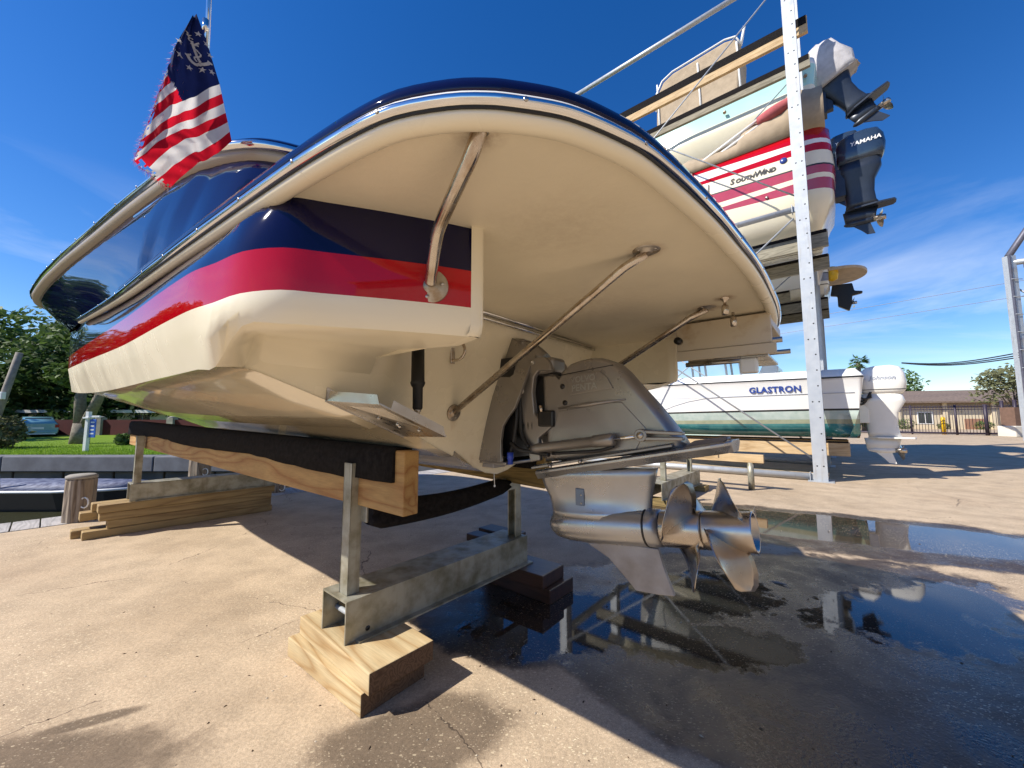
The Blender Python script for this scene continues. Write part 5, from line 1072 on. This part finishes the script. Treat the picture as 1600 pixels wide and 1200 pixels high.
# white runabout on the lowest level
wb_ = empty('white_runabout', W(-2.5, 11.1, .76), 'white runabout with black rub rail and teal bottom on the lowest rack level', 'boat')
pth, vc_ = plan(.43, 10.12, 1.95, 5.6, rc=.10)
sh_ = lambda a, r: (lambda u: a + r * max(0, (-u - .2)) ** 1.0)
shell('hull', pth, vc_, [(sh_(2.21, .012), .12, 0), (sh_(2.10, .010), .02, 0), (sh_(2.055, .010), -.004, 1), (sh_(2.02, .010), -.004, 2), (sh_(1.99, .010), .012, 0), (sh_(1.72, .002), .045, 0), (sh_(1.415, -.012), .10, 1), (sh_(1.375, -.012), .105, 4), (sh_(1.20, -.012), .155, 5), (sh_(1.11, -.012), .18, 3), (sh_(.90, -.008), .26, 3)], [white_gel, black_trim, mat('shaded_white_gelcoat', (.70, .68, .66), .3), teal_gel, mat('pale_green_reflection', (.50, .58, .54), .12, coat=.8, col2=(.36, .46, .42), scale=5), mat('sage_reflection', (.36, .40, .28), .14, coat=.8)], wb_, keel=lambda u: .80, deck=0)  # pale green and sage bands are reflections painted into the hull colour
text_part('GLASTRON', .175, -1.51, 10.135, 1.785, lettering_blue, 'hull_lettering', wb_, bold=.006, space=1.08)
seam = MB(); seam.tube([W(-4.6, 10.158, 1.71), W(.28, 10.158, 1.725)], .006, 5); seam.build('hull_seam', lettering_grey, wb_)
# behind it: pilothouse boat with white frame
pb_ = empty('white_fishing_boat', W(-3, 14.2, .76), 'white fishing boat with a framed top seen above the white runabout', 'boat')
pth, vc_ = plan(.3, 13.1, 2.1, 6.4, rc=.12)
shell('hull', pth, vc_, [(2.15, .1, 0), (2.05, .0, 0), (1.3, .12, 0), (.95, .25, 0)], [white_gel], pb_, keel=lambda u: .8, deck=0)
for u, v in ((-2.6, 13.8), (-2.6, 14.7), (-3.6, 13.8), (-3.6, 14.7), (-3.2, 13.8), (-2.2, 13.8)): b_ = MB(); b_.tube([W(u, v, 2.1), W(u - .1, v, 3.35)], .035, 8); b_.build('top_leg', white_paint, pb_)
b_ = MB(); b_.ub(-4.2, -2.0, 13.5, 15.0, 3.35, 3.45); b_.build('hard_top', mat('pale_green_fibreglass', (.66, .72, .58), .4), pb_, bevel=.04)
b_ = MB(); b_.prism([W(-2.4, 13.6, 2.1), W(-1.3, 13.6, 2.1), W(-1.25, 13.6, 2.75), W(-1.6, 13.6, 2.9), W(-1.8, 13.6, 2.45)], S * 1.2); b_.build('seat_console', white_gel, pb_, bevel=.03)
b_ = MB(); b_.prism([W(-5.6, 13.5, 2.1), W(-4.2, 13.5, 2.1), W(-4.6, 13.5, 2.9), W(-5.0, 13.5, 3.1)], S * 1.3); b_.build('console', white_gel, pb_, bevel=.03)

# red and cream deck boat
rb_ = empty('red_striped_deck_boat', W(-2.6, 11.2, 5.14), 'cream deck boat with red stripes and tan cockpit cover on the middle rack level', 'boat')
pth, vc_ = plan(.25, 10.1, 2.2, 6.0, rc=.42)
def zl(a, b_): return lambda u: a + (b_ - a) * min(1, max(0, (u + 2.4) / 2.4))     # a at u=-2.4, b at the stern
shell('hull', pth, vc_, [(zl(7.50, 7.45), .03, 1), (zl(7.36, 7.20), .02, 3), (zl(7.14, 7.10), .015, 1), (zl(7.05, 6.93), .01, 0), (zl(6.72, 6.62), -.012, 2), (zl(6.69, 6.585), -.012, 0 + 4), (zl(6.44, 6.42), .008, 0), (zl(6.30, 6.32), .015, 4), (zl(6.24, 6.08), .03, 0), (zl(6.05, 5.86), .05, 0), (zl(5.72, 5.74), .12, 0), (zl(5.30, 5.26), .30, 0)], [cream, red, black_trim, white_gel, rose], rb_, keel=lambda u: 5.12, deck=0)
sl = MB(); uu = -1.66
for tx, sz, adv in (('S', .19, .115), ('OUTH', .135, .375), ('W', .19, .18), ('IND', .135, .3)):
    t_ = text_mesh(tx, sz, W(uu, 10.083, 6.775 - (uu + 1.66) * .03), A - UP * .03, UP, .003, .004, .2); sl.add(t_.v, t_.f); uu += adv
sl.build('hull_lettering', black_trim, rb_)
b_ = MB(); b_.lathe([(0, .07), (.004, .068), (.005, 0)], W(-.60, 10.092, 6.92), -S, 20); b_.build('round_emblem', lettering_blue, rb_)
cv = MB(); secs = []; r2 = random.Random(5)
for k in range(27):
    u = -4.6 + 4.75 * k / 26; hh = .80 + .34 * math.exp(-((u + .2) / .7) ** 2) + .05 * math.sin(k * 1.7) + r2.uniform(-.02, .02) if u > -1.35 else .46 + .03 * math.sin(k * 1.3)
    secs.append([W(u, 10.10, 7.45), W(u, 10.13 + .03 * math.sin(k * 2.1), 7.45 + hh * .55), W(u, 10.32 + .05 * math.sin(k), 7.45 + hh * .95), W(u, 11.2, 7.5 + hh * 1.12), W(u, 12.1, 7.45 + hh * .9), W(u, 12.3, 7.45)])
cv.loft(secs, True, True); cv.build('cockpit_cover', canvas, rb_)
bf = MB(); bf.tube(WW([(-2.6, 10.25, 7.60), (-1.0, 10.2, 8.20)]), .035, 8); bf.build('bimini_bow', white_paint, rb_)
bf = MB(); bf.tube(WW([(-2.5, 10.2, 7.48), (-.95, 10.18, 8.05)]), .035, 8); bf.build('bimini_bow', white_paint, rb_)
bf = MB(); bf.tube(WW([(-2.1, 10.3, 7.85), (-1.3, 10.25, 8.0)]), .03, 8); bf.build('bimini_bow', white_paint, rb_)
bt_ = MB(); secs = []
for k in range(9):
    t = k / 8; rr = .12 + .05 * math.sin(math.pi * t); secs.append([W(-1.05 + .75 * t, 10.2 + rr * math.cos(a), 8.12 + .17 * t + rr * .9 * math.sin(a)) for a in [i * math.pi / 5 for i in range(10)]])
bt_.loft(secs, True, True); bt_.build('rolled_bimini', red_canvas, rb_)
b_ = MB(); b_.lathe([(0, .035), (.006, .03), (.02, .012), (.021, 0)], W(-.95, 10.105, 6.20), -S, 10); b_.build('hull_fitting', steel, rb_)
b_ = MB(); b_.tube(WW([(-2.15, 10.07, 7.0), (-2.16, 10.05, 6.55)]), .03, 8); b_.lathe([(0, .1), (.1, .13), (.4, .12), (.42, 0)], W(-2.16, 10.02, 6.55), -UP, 10); b_.build('fender', white_paint, rb_)

# aqua centre console on the top level, one bay farther
aq = empty('aqua_centre_console', W(-3, 14.35, 10.1), 'aqua and white centre console boat with tan top on the highest rack level', 'boat')
pth, vc_ = plan(.10, 13.2, 2.35, 7.2, rc=.25)
shell('hull', pth, vc_, [(11.62, .25, 2), (11.50, .02, 2), (11.35, .0, 2), (11.30, .0, 1), (10.72, .06, 0), (10.55, .02, 0), (10.42, .02, 0), (10.05, .25, 0), (9.55, .55, 0)], [cream, aqua_gel, white_gel], aq, keel=lambda u: 9.15, deck=2)
enc = MB(); enc.prism(WW([(-4.55, 13.75, 11.6), (-4.5, 13.75, 13.2), (-4.25, 13.75, 13.62), (-3.9, 13.75, 13.78), (-2.2, 13.75, 13.88), (-1.9, 13.75, 13.8), (-1.75, 13.75, 13.5), (-1.9, 13.75, 11.6)]), S * 1.25); enc.build('console_enclosure', canvas, aq, bevel=.08, seg=3)
eb = MB(); eb.tube(WW([(-4.52, 13.74, 12.6), (-4.5, 13.74, 13.25), (-4.27, 13.74, 13.66), (-3.9, 13.74, 13.82), (-2.2, 13.74, 13.92), (-1.88, 13.74, 13.83), (-1.74, 13.74, 13.5)]), .03, 8); eb.build('top_frame', white_paint, aq)
for u, v in ((-4.4, 13.72), (-3.0, 13.72), (-1.8, 13.72)): b_ = MB(); b_.tube([W(u, v, 11.5), W(u - .05, v, 13.6)], .03, 8); b_.build('top_leg', white_paint, aq)
b_ = MB(); b_.tube(WW([(-1.75, 13.85, 13.5), (-1.62, 13.85, 14.1)]), .045, 8); b_.build('rod_holder', white_paint, aq)
for u in (-.15, -2.2): b_ = MB(); b_.tube(WW([(u, 13.17, 10.95), (u, 13.13, 10.9)]), .05, 8); b_.build('hull_fitting', steel, aq)

# boat with swim platform two bays on
l2 = empty('silver_cruiser', W(-2, 17.0, 5.15), 'silver and cream boat with oval swim platform and black stern drive two bays on', 'boat')
pth, vc_ = plan(.04, 15.93, 2.1, 6.0, rc=.15)
shell('hull', pth, vc_, [(6.32, .05, 3), (6.15, .0, 0), (5.98, .0, 1), (5.95, .0, 2), (5.70, .01, 0), (5.60, .01, 1), (5.575, .02, 0), (5.32, .12, 0), (5.15, .3, 0)], [cream, black_trim, silver_gel, mat('charcoal_cover', (.10, .10, .10), .8)], l2, keel=lambda u: 5.1, deck=3)
b_ = MB(); po = [W(.04 + .98 * math.sin(a) ** .8 if 0 < a < math.pi else .04, 17.0 - 1.0 * math.cos(a), 6.02) for a in [math.pi * k / 20 for k in range(21)]]; b_.prism(po, UP * .10); b_.build('swim_platform', mat('tan_platform', (.60, .45, .28), .5), l2, bevel=.02)
b_ = MB(); b_.lathe([(0, .02), (.05, .14), (.25, .17), (.45, .14), (.5, .02)], W(.12, 16.2, 6.2), -UP, 12); b_.build('yellow_fender', yellow, l2)
b_ = MB(); b_.prism([W(.10, 16.85, 5.75), W(.62, 16.85, 5.72), W(.66, 16.85, 5.45), W(.86, 16.85, 5.40), W(.86, 16.85, 5.34), W(.60, 16.85, 5.30), W(.58, 16.85, 5.02), W(.50, 16.85, 4.80), W(.22, 16.85, 5.0), W(.22, 16.85, 5.35), W(.04, 16.85, 5.4)], S * .18); b_.build('stern_drive', black_plastic, l2, bevel=.03)
b_ = MB(); b_.lathe([(0, .05), (.14, .05), (.15, 0)], W(.56, 16.94, 5.06), A, 10)
for k in range(3): a = k * 2.09 + .4; b_.add([W(.62, 16.94, 5.06) + (UP * math.cos(a) + S * math.sin(a)) * .05, W(.58, 16.94, 5.06) + (UP * math.cos(a + .6) + S * math.sin(a + .6)) * .18, W(.66, 16.94, 5.06) + (UP * math.cos(a - .3) + S * math.sin(a - .3)) * .19], [(0, 1, 2)])
b_.build('propeller', prop_metal, l2)

# ------------------------------------------------------------------ outboard motors
def outboard(pos, sc2, cowl_m, body_m, label, tilt=0, cover=None, text=None, text_m=None, tsize=.1, shear=0, stripe=None, prop_m=prop_metal, tz=.28, tu=-.2, bw=1.0):
    root = empty('outboard_motor', pos, label, 'outboard motor', 'outboard motors on the rack boats'); pos = Vector(pos)
    piv = Vector((-.30, 0, -.25)); M_ = Matrix.Rotation(-tilt, 3, 'Y')
    def T(p): p = piv + M_ @ (Vector(p) - piv); return pos + (A * p.x + S * p.y + UP * p.z) * sc2
    def fin(b_, name, m_, parent=root, **k): b_.v = [T(p) for p in b_.v]; return b_.build(name, m_, parent, **k)
    def sup(cx, a, b2, z, n=28, e=.62, tilt_=0): return [Vector((cx + a * math.copysign(abs(math.cos(t)) ** e, math.cos(t)), b2 * math.copysign(abs(math.sin(t)) ** e, math.sin(t)), z + tilt_ * math.cos(t) * a)) for t in [2 * math.pi * k / n for k in range(n)]]
    b_ = MB(); b_.loft([sup(.04, .30, .17, -.02), sup(.04, .345, .20, .06), sup(.05, .355, .205, .22), sup(.04, .345, .20, .38, tilt_=.06), sup(.02, .30, .18, .50, tilt_=.10), sup(-.0, .20, .13, .555, tilt_=.1), sup(-.02, .05, .04, .57)], True, True); co = fin(b_, 'cowling', cowl_m)
    if cover:
        b_ = MB(); r3 = random.Random(2)
        def wob(l): return [p + Vector((r3.uniform(-.015, .015), r3.uniform(-.015, .015), r3.uniform(-.02, .02))) for p in l]
        b_.loft([wob(sup(.05, .40, .24, -.16)), wob(sup(.05, .38, .23, -.06)), wob(sup(.07, .43, .27, .12)), wob(sup(.05, .41, .25, .36)), wob(sup(.12, .34, .20, .58, tilt_=.2)), wob(sup(.19, .17, .10, .74)), sup(.25, .04, .03, .78)], True, True); fin(b_, 'cover', cover)
    if stripe:
        b_ = MB(); b_.loft([sup(.04, .349, .203, .06), sup(.04, .349, .203, .075)], True, False); fin(b_, 'cowl_band', stripe)
    b_ = MB(); b_.loft([sup(.02, .30, .17, -.02), sup(.0, .27 * bw, .15, -.18), sup(-.02, .20 * bw, .12, -.40), sup(-.01, .175 * bw, .095, -.62), sup(.0, .18 * bw, .09, -.80), sup(.02, .25, .09, -.90)], True, True); fin(b_, 'midsection', body_m)
    b_ = MB(); b_.loft([[Vector((x, y * w_, z_)) for y, z_ in ((-1, -.935), (1, -.935), (1, -.90), (-1, -.90))] for x, w_ in ((-.24, .04), (-.1, .13), (.2, .15), (.44, .12), (.47, .05))], True, True, sm=False); fin(b_, 'anti_ventilation_plate', body_m, bevel=.006)
    b_ = MB(); b_.loft([sup(-.02, .21 * bw, .055, -.93, e=1), sup(-.03, .19 * bw, .045, -1.05, e=1), sup(-.03, .18 * bw, .048, -1.16, e=1)], True, True); b_.lathe([(-.27, .01), (-.24, .035), (-.15, .058), (.05, .06), (.15, .05), (.16, 0)], (0, 0, -1.17), (1, 0, 0), 16); b_.prism([(-.16, -.011, -1.2), (.10, -.011, -1.2), (.16, -.011, -1.44), (.05, -.011, -1.43), (-.02, -.011, -1.34)], (0, .022, 0)); lo_ = fin(b_, 'lower_unit', body_m)
    b_ = MB(); b_.lathe([(.15, .05), (.30, .052), (.32, .045), (.32, 0)], (0, 0, -1.17), (1, 0, 0), 16); po_ = fin(b_, 'propeller', prop_m)
    for k in range(3):
        b_ = MB(); a0 = k * 2.094 + .5; g_ = []
        for i in range(5):
            f = i / 4; r = .045 + .14 * f; hw = (.55, .6, .5, .35, .08)[i]
            for j in range(4): q = -1 + 2 * j / 3; t = a0 + q * hw; g_.append(Vector((.23 - .07 * q * hw + .1 * f * .3, r * math.cos(t), -1.17 + r * math.sin(t))))
        b_.add(g_, [(i * 4 + j, i * 4 + j + 1, i * 4 + j + 5, i * 4 + j + 4) for i in range(4) for j in range(3)], 0, True); fin(b_, 'blade', prop_m, po_)
    b_ = MB(); b_.wb(-.38, -.2, -.12, .12, -.62, -.08); b_.wb(-.22, -.1, -.06, .06, -.55, -.12); b_.v = [pos + (A * p.x + S * p.y + UP * p.z) * sc2 for p in b_.v]; b_.build('mount_bracket', motor_dark if body_m != motor_white else motor_white, root, bevel=.015)
    if text:
        tm2 = text_mesh(text, tsize, (0, 0, 0), (1, 0, 0), (0, 0, 1), .003, .002, shear); tm2.v = [Vector((p.x + tu, -.2085 - p.y * 0 + (p.y if False else 0), p.z + tz)) for p in tm2.v]
        # project on to the cowl flank
        tm2.v = [Vector((p.x, -.207 + .06 * max(0, abs(p.x - .05) - .22), p.z)) for p in tm2.v]; fin(tm2, 'lettering', text_m, co, fix=False)
    return root
outboard(W(.70, 11.1, 1.74), 1.0, motor_white, motor_white, 'white outboard with grey lettering on the white runabout', text='Johnson', text_m=lettering_grey, tsize=.12, shear=.25, stripe=black_trim, tz=.27, tu=-.16, bw=1.35)
for k in range(3): b_ = MB(); b_.tube(catmull(WW([(.30, 10.9, 1.75 - .1 * k), (.42, 10.85 + .05 * k, 1.62 - .05 * k), (.55, 10.9, 1.66 + .05 * k)]), 5), .022, 7); b_.build('motor_hose', black_plastic, wb_)
outboard(W(.66, 11.15, 6.86), 1.16, motor_navy, motor_dark, 'navy outboard with white lettering on the red striped deck boat', text='YAMAHA', text_m=lettering_white, tsize=.105, shear=.12, tz=.26, tu=-.1, bw=1.2)
outboard(W(.52, 14.2, 8.75), 1.10, motor_navy, motor_dark, 'smaller navy outboard peeping out above the deck boat motor', text='YAMAHA', text_m=lettering_white, tsize=.1, shear=.1, tz=.24, tu=-.12)
outboard(W(.58, 14.3, 11.15), 1.5, motor_navy, motor_dark, 'tilted outboard under a pale grey canvas cover on the aqua boat', tilt=R(28), cover=grey_canvas)
b2_ = bpy.data.objects
g4 = empty('blue_hulled_boat', W(-2.5, 14.2, 5.1), 'pale boat hull behind the red striped deck boat, mostly hidden', 'boat')
pth, vc_ = plan(.1, 13.1, 2.2, 6, rc=.3); shell('hull', pth, vc_, [(7.6, .1, 0), (7.4, .0, 0), (6.2, .05, 0), (5.3, .3, 0)], [white_gel], g4, keel=lambda u: 5.1, deck=0)

# empty stand seen past the propellers
es = empty('empty_boat_stand', W(-2.0, 6.6, 0), 'empty galvanised stand with pale boards seen past the propellers', 'boat stand')
channel(-2.15, -1.90, 5.45, 7.35, .09, .32, 'channel_beam', galv, es); angle_post(-1.95, 5.75, .32, .74, 1, es); angle_post(-1.95, 7.1, .32, .56, -1, es)
for (u0, u1, v0, v1, z0, z1, nm) in ((-2.3, -1.75, 5.5, 5.72, 0, .089, 'foot_block'), (-2.3, -1.75, 7.05, 7.3, 0, .089, 'foot_block')): b_ = MB(); b_.ub(u0, u1, v0, v1, z0, z1); b_.build(nm, wood_green, es, bevel=.005)
for (u0, u1, v, z0, z1, lb) in ((-5.5, -1.55, 7.12, .56, .72, 'pale board resting on the empty stand past the propellers'), (-5.5, -1.0, 7.75, .46, .60, 'second pale board beyond the empty stand')):
    b_ = MB(); b_.ub(u0, u1, v, v + .09, z0, z1); tag(b_.build('bunk_board', wood_pale, None, bevel=.005), lb, 'bunk board')
b_ = MB(); b_.tube(WW([(-5.5, 7.79, 0), (-5.5, 7.79, .46)]), .05, 8); b_.tube(WW([(-1.2, 7.79, 0), (-1.2, 7.79, .46)]), .05, 8)
b_.build('board_leg', galv, es)
# ------------------------------------------------------------------ rack across the aisle, right edge
r2k = empty('far_boat_rack', (28.3, 21.2, 0), 'steel rack tower with brackets at the right edge of the yard', 'boat rack')
tp_ = Vector((28.15, 21.2, 0))
def bar(p, q, r, name, m_=galv_clean, n=6, parent=r2k): b_ = MB(); b_.tube([p, q], r, n); return b_.build(name, m_, parent)
b_ = MB(); b_.wb(28.0, 28.35, 21.05, 21.4, 0, 10.4); b_.build('post', galv_clean, r2k); b_ = MB(); b_.wb(27.93, 28.0, 21.0, 21.1, 0, 10.4); b_.build('post_flange', rack_dark, r2k)
bar((28.1, 21.2, 10.35), (31.6, 21.4, 14.6), .16, 'raking_brace', rack_dark); bar((28.2, 21.2, 10.0), (33, 19.5, 10.3), .16, 'cross_arm', galv_clean)
for z in (9.0, 5.0): b_ = MB(); b_.wb(28.3, 33, 20.6, 20.75, z + .55, z + .75); b_.wb(28.3, 33, 20.6, 20.75, z, z + .15); b_.build('bunk_truss', rack_dark, r2k)
for z in (1.5, 5.0): bar((28.3, 21.2, z + 3.6), (33, 20.5, z), .05, 'cable_brace'); bar((28.3, 21.2, z), (33, 20.5, z + 3.6), .05, 'cable_brace')
for z in range(1, 10): bar((27.9, 21.0, z * 1.0), (28.5, 21.0, z * 1.0), .02, 'ladder_rung')
b_ = MB(); b_.wb(33, 33.35, 20.4, 20.75, 0, 10.4); b_.build('post', galv_clean, r2k)

# ------------------------------------------------------------------ gate, fence, building, trees and lines on the right
gt = empty('iron_gate', (33.5, 31, 0), 'long dark iron bar gate across the yard entrance', 'gate')
G0, G1 = Vector((26.5, 35.5, 0)), Vector((37.0, 27.2, 0)); gd = (G1 - G0).normalized(); gl = (G1 - G0).length
bm_ = MB(); bm_.tube([(0, 0, .12), (0, 0, 2.25)], .017, 5); bar0 = bm_.build('bar', iron, gt, origin=(0, 0, 0)); nb = int(gl / .165)
for k in range(nb): copy_at(bar0, G0 + gd * (k * .165), gt)
bpy.data.objects.remove(bar0)
for z, r in ((.14, .07), (1.95, .03), (2.15, .03)): bar(G0 + UP * z, G1 + UP * z, r, 'gate_rail', iron, parent=gt)
for d, h_, r in ((0, 2.4, .06), (3.4, 2.3, .06), (7.0, 2.3, .06), (9.4, 2.3, .08), (10.9, 2.3, .12), (11.7, 2.55, .10), (12.3, 2.6, .10)): p = G0 + gd * d; bar(p, p + UP * h_, r, 'gate_post', iron, parent=gt)
bo = G0 + gd * 9.0 + Vector((.6, .9, 0)); b_ = MB(); b_.lathe([(0, .13), (1.3, .13), (1.38, .07), (1.4, 0)], bo, UP, 12); tag(b_.build('bollard', yellow, None), 'yellow bollard standing just behind the iron gate', 'bollard')
bdg = empty('clubhouse', (48, 44, 0), 'long cream building with brown shingle roof behind the iron gate', 'building')
B0 = Vector((40, 52, 0)); B1 = Vector((74, 40, 0)); bdv = (B1 - B0).normalized(); bn = Vector((-bdv.y, bdv.x, 0)); bl = (B1 - B0).length
b_ = MB(); b_.box(B0, bdv * bl, bn * 12, UP * 3.3); b_.build('wall', stucco, bdg)
b_ = MB(); o0 = B0 - bdv * 1 - bn * .9 + UP * 3.3; b_.prism([o0, o0 + bn * 14, o0 + bn * 7 + UP * 1.75], bdv * (bl + 2)); rf = b_.build('roof', shingle, bdg)
b_ = MB(); b_.box(o0 - bn * .06 - UP * .12, bdv * (bl + 2), bn * .05, UP * .2); b_.build('fascia', shingle, rf)
b_ = MB(); b_.box(B0 - bn * .04 + UP * 2.55, bdv * bl, bn * .035, UP * .75); b_.build('eave_shade_band', mat('shaded_band', (.34, .28, .22), .9), bdg)  # wall strip coloured dark to stand for the eave's shade
for k in range(8):
    p = B0 + bdv * (2.2 + k * 4.4) - bn * .05
    if k % 2 == 0:
        b_ = MB(); b_.box(p + UP * .6, bdv * 1.5, bn * .045, UP * 1.5); w_ = b_.build('window', white_paint, bdg)
        b_ = MB(); b_.box(p + bdv * .12 - bn * .01 + UP * .7, bdv * .58, bn * .01, UP * 1.3); b_.box(p + bdv * .8 - bn * .01 + UP * .7, bdv * .58, bn * .01, UP * 1.3); b_.build('pane', glass_dark, w_)
    else: b_ = MB(); b_.box(p, bdv * 2.0, bn * .045, UP * 1.25); b_.build('brick_panel', brick_red, bdg)
    b_ = MB(); b_.box(p + bdv * 2.4 - bn * .2, bdv * .4, bn * .24, UP * 3.2); b_.build('pilaster', stucco, bdg)
bx2 = empty('stone_planter', (34.5, 26.3, 0), 'pale stone block with brown panel box beside the gate at the right edge', 'planter')
b_ = MB(); b_.wb(33.6, 37.0, 26.0, 27.0, 0, .75); b_.build('stone_base', stucco_pale, bx2, bevel=.05); b_ = MB(); b_.wb(33.8, 37, 26.1, 26.9, .75, 2.0); b_.build('brown_box', mat('brown_panel', (.17, .10, .07), .8), bx2)
tree(34.2, 38.5, 0, 4.4, 2.0, leaf_mid, 'small round green tree beside the white outboard in front of the building', 41, 2600, .15, low=.1)
tree(60.5, 61, 0, 9.0, 4.4, leaf_mid, 'round green treetop showing above the brown roof', 42, 3000, .3, low=.3)
tree(43.5, 33.5, 0, 6.0, 2.6, leaf_olive, 'loose green tree at the right edge in front of the building', 43, 2400, .18, low=.2)
tree(22, 60, 0, 7.5, 4.0, leaf_olive, 'distant olive tree above the gunwale of the white runabout', 44, 2000, .3, low=.2)
for k in range(7): p = B0 + bdv * (2 + k * 3.6) - bn * 1.2; bush(p.x, p.y, 0, .55 + .15 * (k % 3), leaf_olive if k % 2 else leaf_mid, ['round hedge clump at the left end of the cream building', 'second hedge clump along the cream building', 'third hedge clump along the cream building', 'middle hedge clump along the cream building', 'fifth hedge clump along the cream building', 'sixth hedge clump along the cream building', 'hedge clump at the right end of the cream building'][k], 60 + k, 350)
pm_ = empty('palm_tree', (33.0, 37.5, 0), 'small palm with a tuft of fronds above the white outboard', 'palm')
px_, py_, pz_ = 36.6, 40.6, 7.1
b_ = MB(); b_.tube([(px_ + .2, py_, 0), (px_ + .1, py_, 4), (px_, py_, pz_)], [.28, .2, .19], 9); b_.build('trunk', bark, pm_)
r4 = random.Random(12)
for k in range(34):
    a = k * 2.399; el = r4.uniform(-.5, 1.3); d_ = Vector((math.cos(a) * math.cos(el), math.sin(a) * math.cos(el), math.sin(el))); c0 = Vector((px_, py_, pz_)); b_ = MB(); L_ = r4.uniform(.8, 1.25); sdv = d_.cross(UP).normalized()
    for j in range(14):
        q = -1 + 2 * j / 13; base = c0 + d_ * L_ * .55; tip = c0 + d_ * L_ * (1.05 - .25 * q * q) + sdv * q * .5 - UP * (.25 * abs(q) + .12); w_ = sdv.cross(d_) * .03 + sdv * .035
        b_.add([base - w_, base + w_, tip], [(0, 1, 2)])
    b_.tube([c0, c0 + d_ * L_ * .58], .018, 4); b_.build('frond', leaf_palm, pm_, fix=False)
ln = empty('cable_bundle', (28, 21, 5), 'black cable bundle strung from the right rack tower', 'cable')
for dz in (0, .12, .26):
    pts_ = [Vector((28.0, 21.1, 4.6 + dz)).lerp(Vector((31.5, 31, 5.7 + dz * .2)), t) - UP * .3 * math.sin(math.pi * t) for t in [i / 10 for i in range(11)]]; b_ = MB(); b_.tube(pts_, .035, 6); b_.build('cable', black_trim, ln)
for k, (za, zb) in enumerate(((11.5, 19.5), (10.2, 17.5))):
    b_ = MB(); b_.tube([(20, 52, za), (75, 40, zb)], .03, 5); tag(b_.build('power_line', lettering_grey, None), ('upper' if k == 0 else 'lower') + ' thin power line crossing the sky at the right', 'power line', 'power lines')
# ------------------------------------------------------------------ behind the camera: the yard's metal storage shed (mirrored in the stern)
shd = empty('storage_shed', W(16, -4, 0), 'grey corrugated metal storage shed across the yard behind the camera', 'building')
b_ = MB(); b_.ub(15, 30, -12, 16, 0, 9); b_.build('wall', siding, shd); b_ = MB(); b_.prism(WW([(14.6, -12.4, 9), (30.4, -12.4, 9), (22.5, -12.4, 11.5)]), S * 28.8); b_.build('roof', galv_clean, shd)
for v in (-8, 0, 8): b_ = MB(); b_.ub(14.94, 14.99, v, v + 4.5, 0, 5.5); b_.build('roller_door', concrete_grey, shd)

# ------------------------------------------------------------------ grit and leaf litter on the slab
gm = MB(); r5 = random.Random(77)
for k in range(520):
    d = 1.1 + 6.0 * r5.random() ** 1.7; a = r5.uniform(-1.0, .95); x, y = d * math.sin(a) * 1.1, d * math.cos(a); q = Vector((x, y, 0))
    if q.dot(A) < EDGE + .3: continue
    sz = r5.uniform(.002, .0055); t = r5.uniform(0, 6.28); e = Vector((math.cos(t), math.sin(t), 0)); f = Vector((-e.y, e.x, 0)); l = r5.uniform(1, 2.2)
    c = Vector((x, y, .0008)); mi = 0 if r5.random() < .6 else 1
    gm.add([c - e * sz * l, c - f * sz * .8, c + e * sz * l, c + f * sz * .8, c + UP * sz * .9], [(0, 1, 4), (1, 2, 4), (2, 3, 4), (3, 0, 4)], mi)
go_ = stuff(gm.build('grit', [mat('brown_litter', (.09, .055, .03), .9), mat('pale_shell_grit', (.55, .47, .36), .8)], None, origin=(0, 0, 0), fix=False)); go_['label'] = 'specks of grit and leaf litter on the concrete yard'; go_['category'] = 'grit'
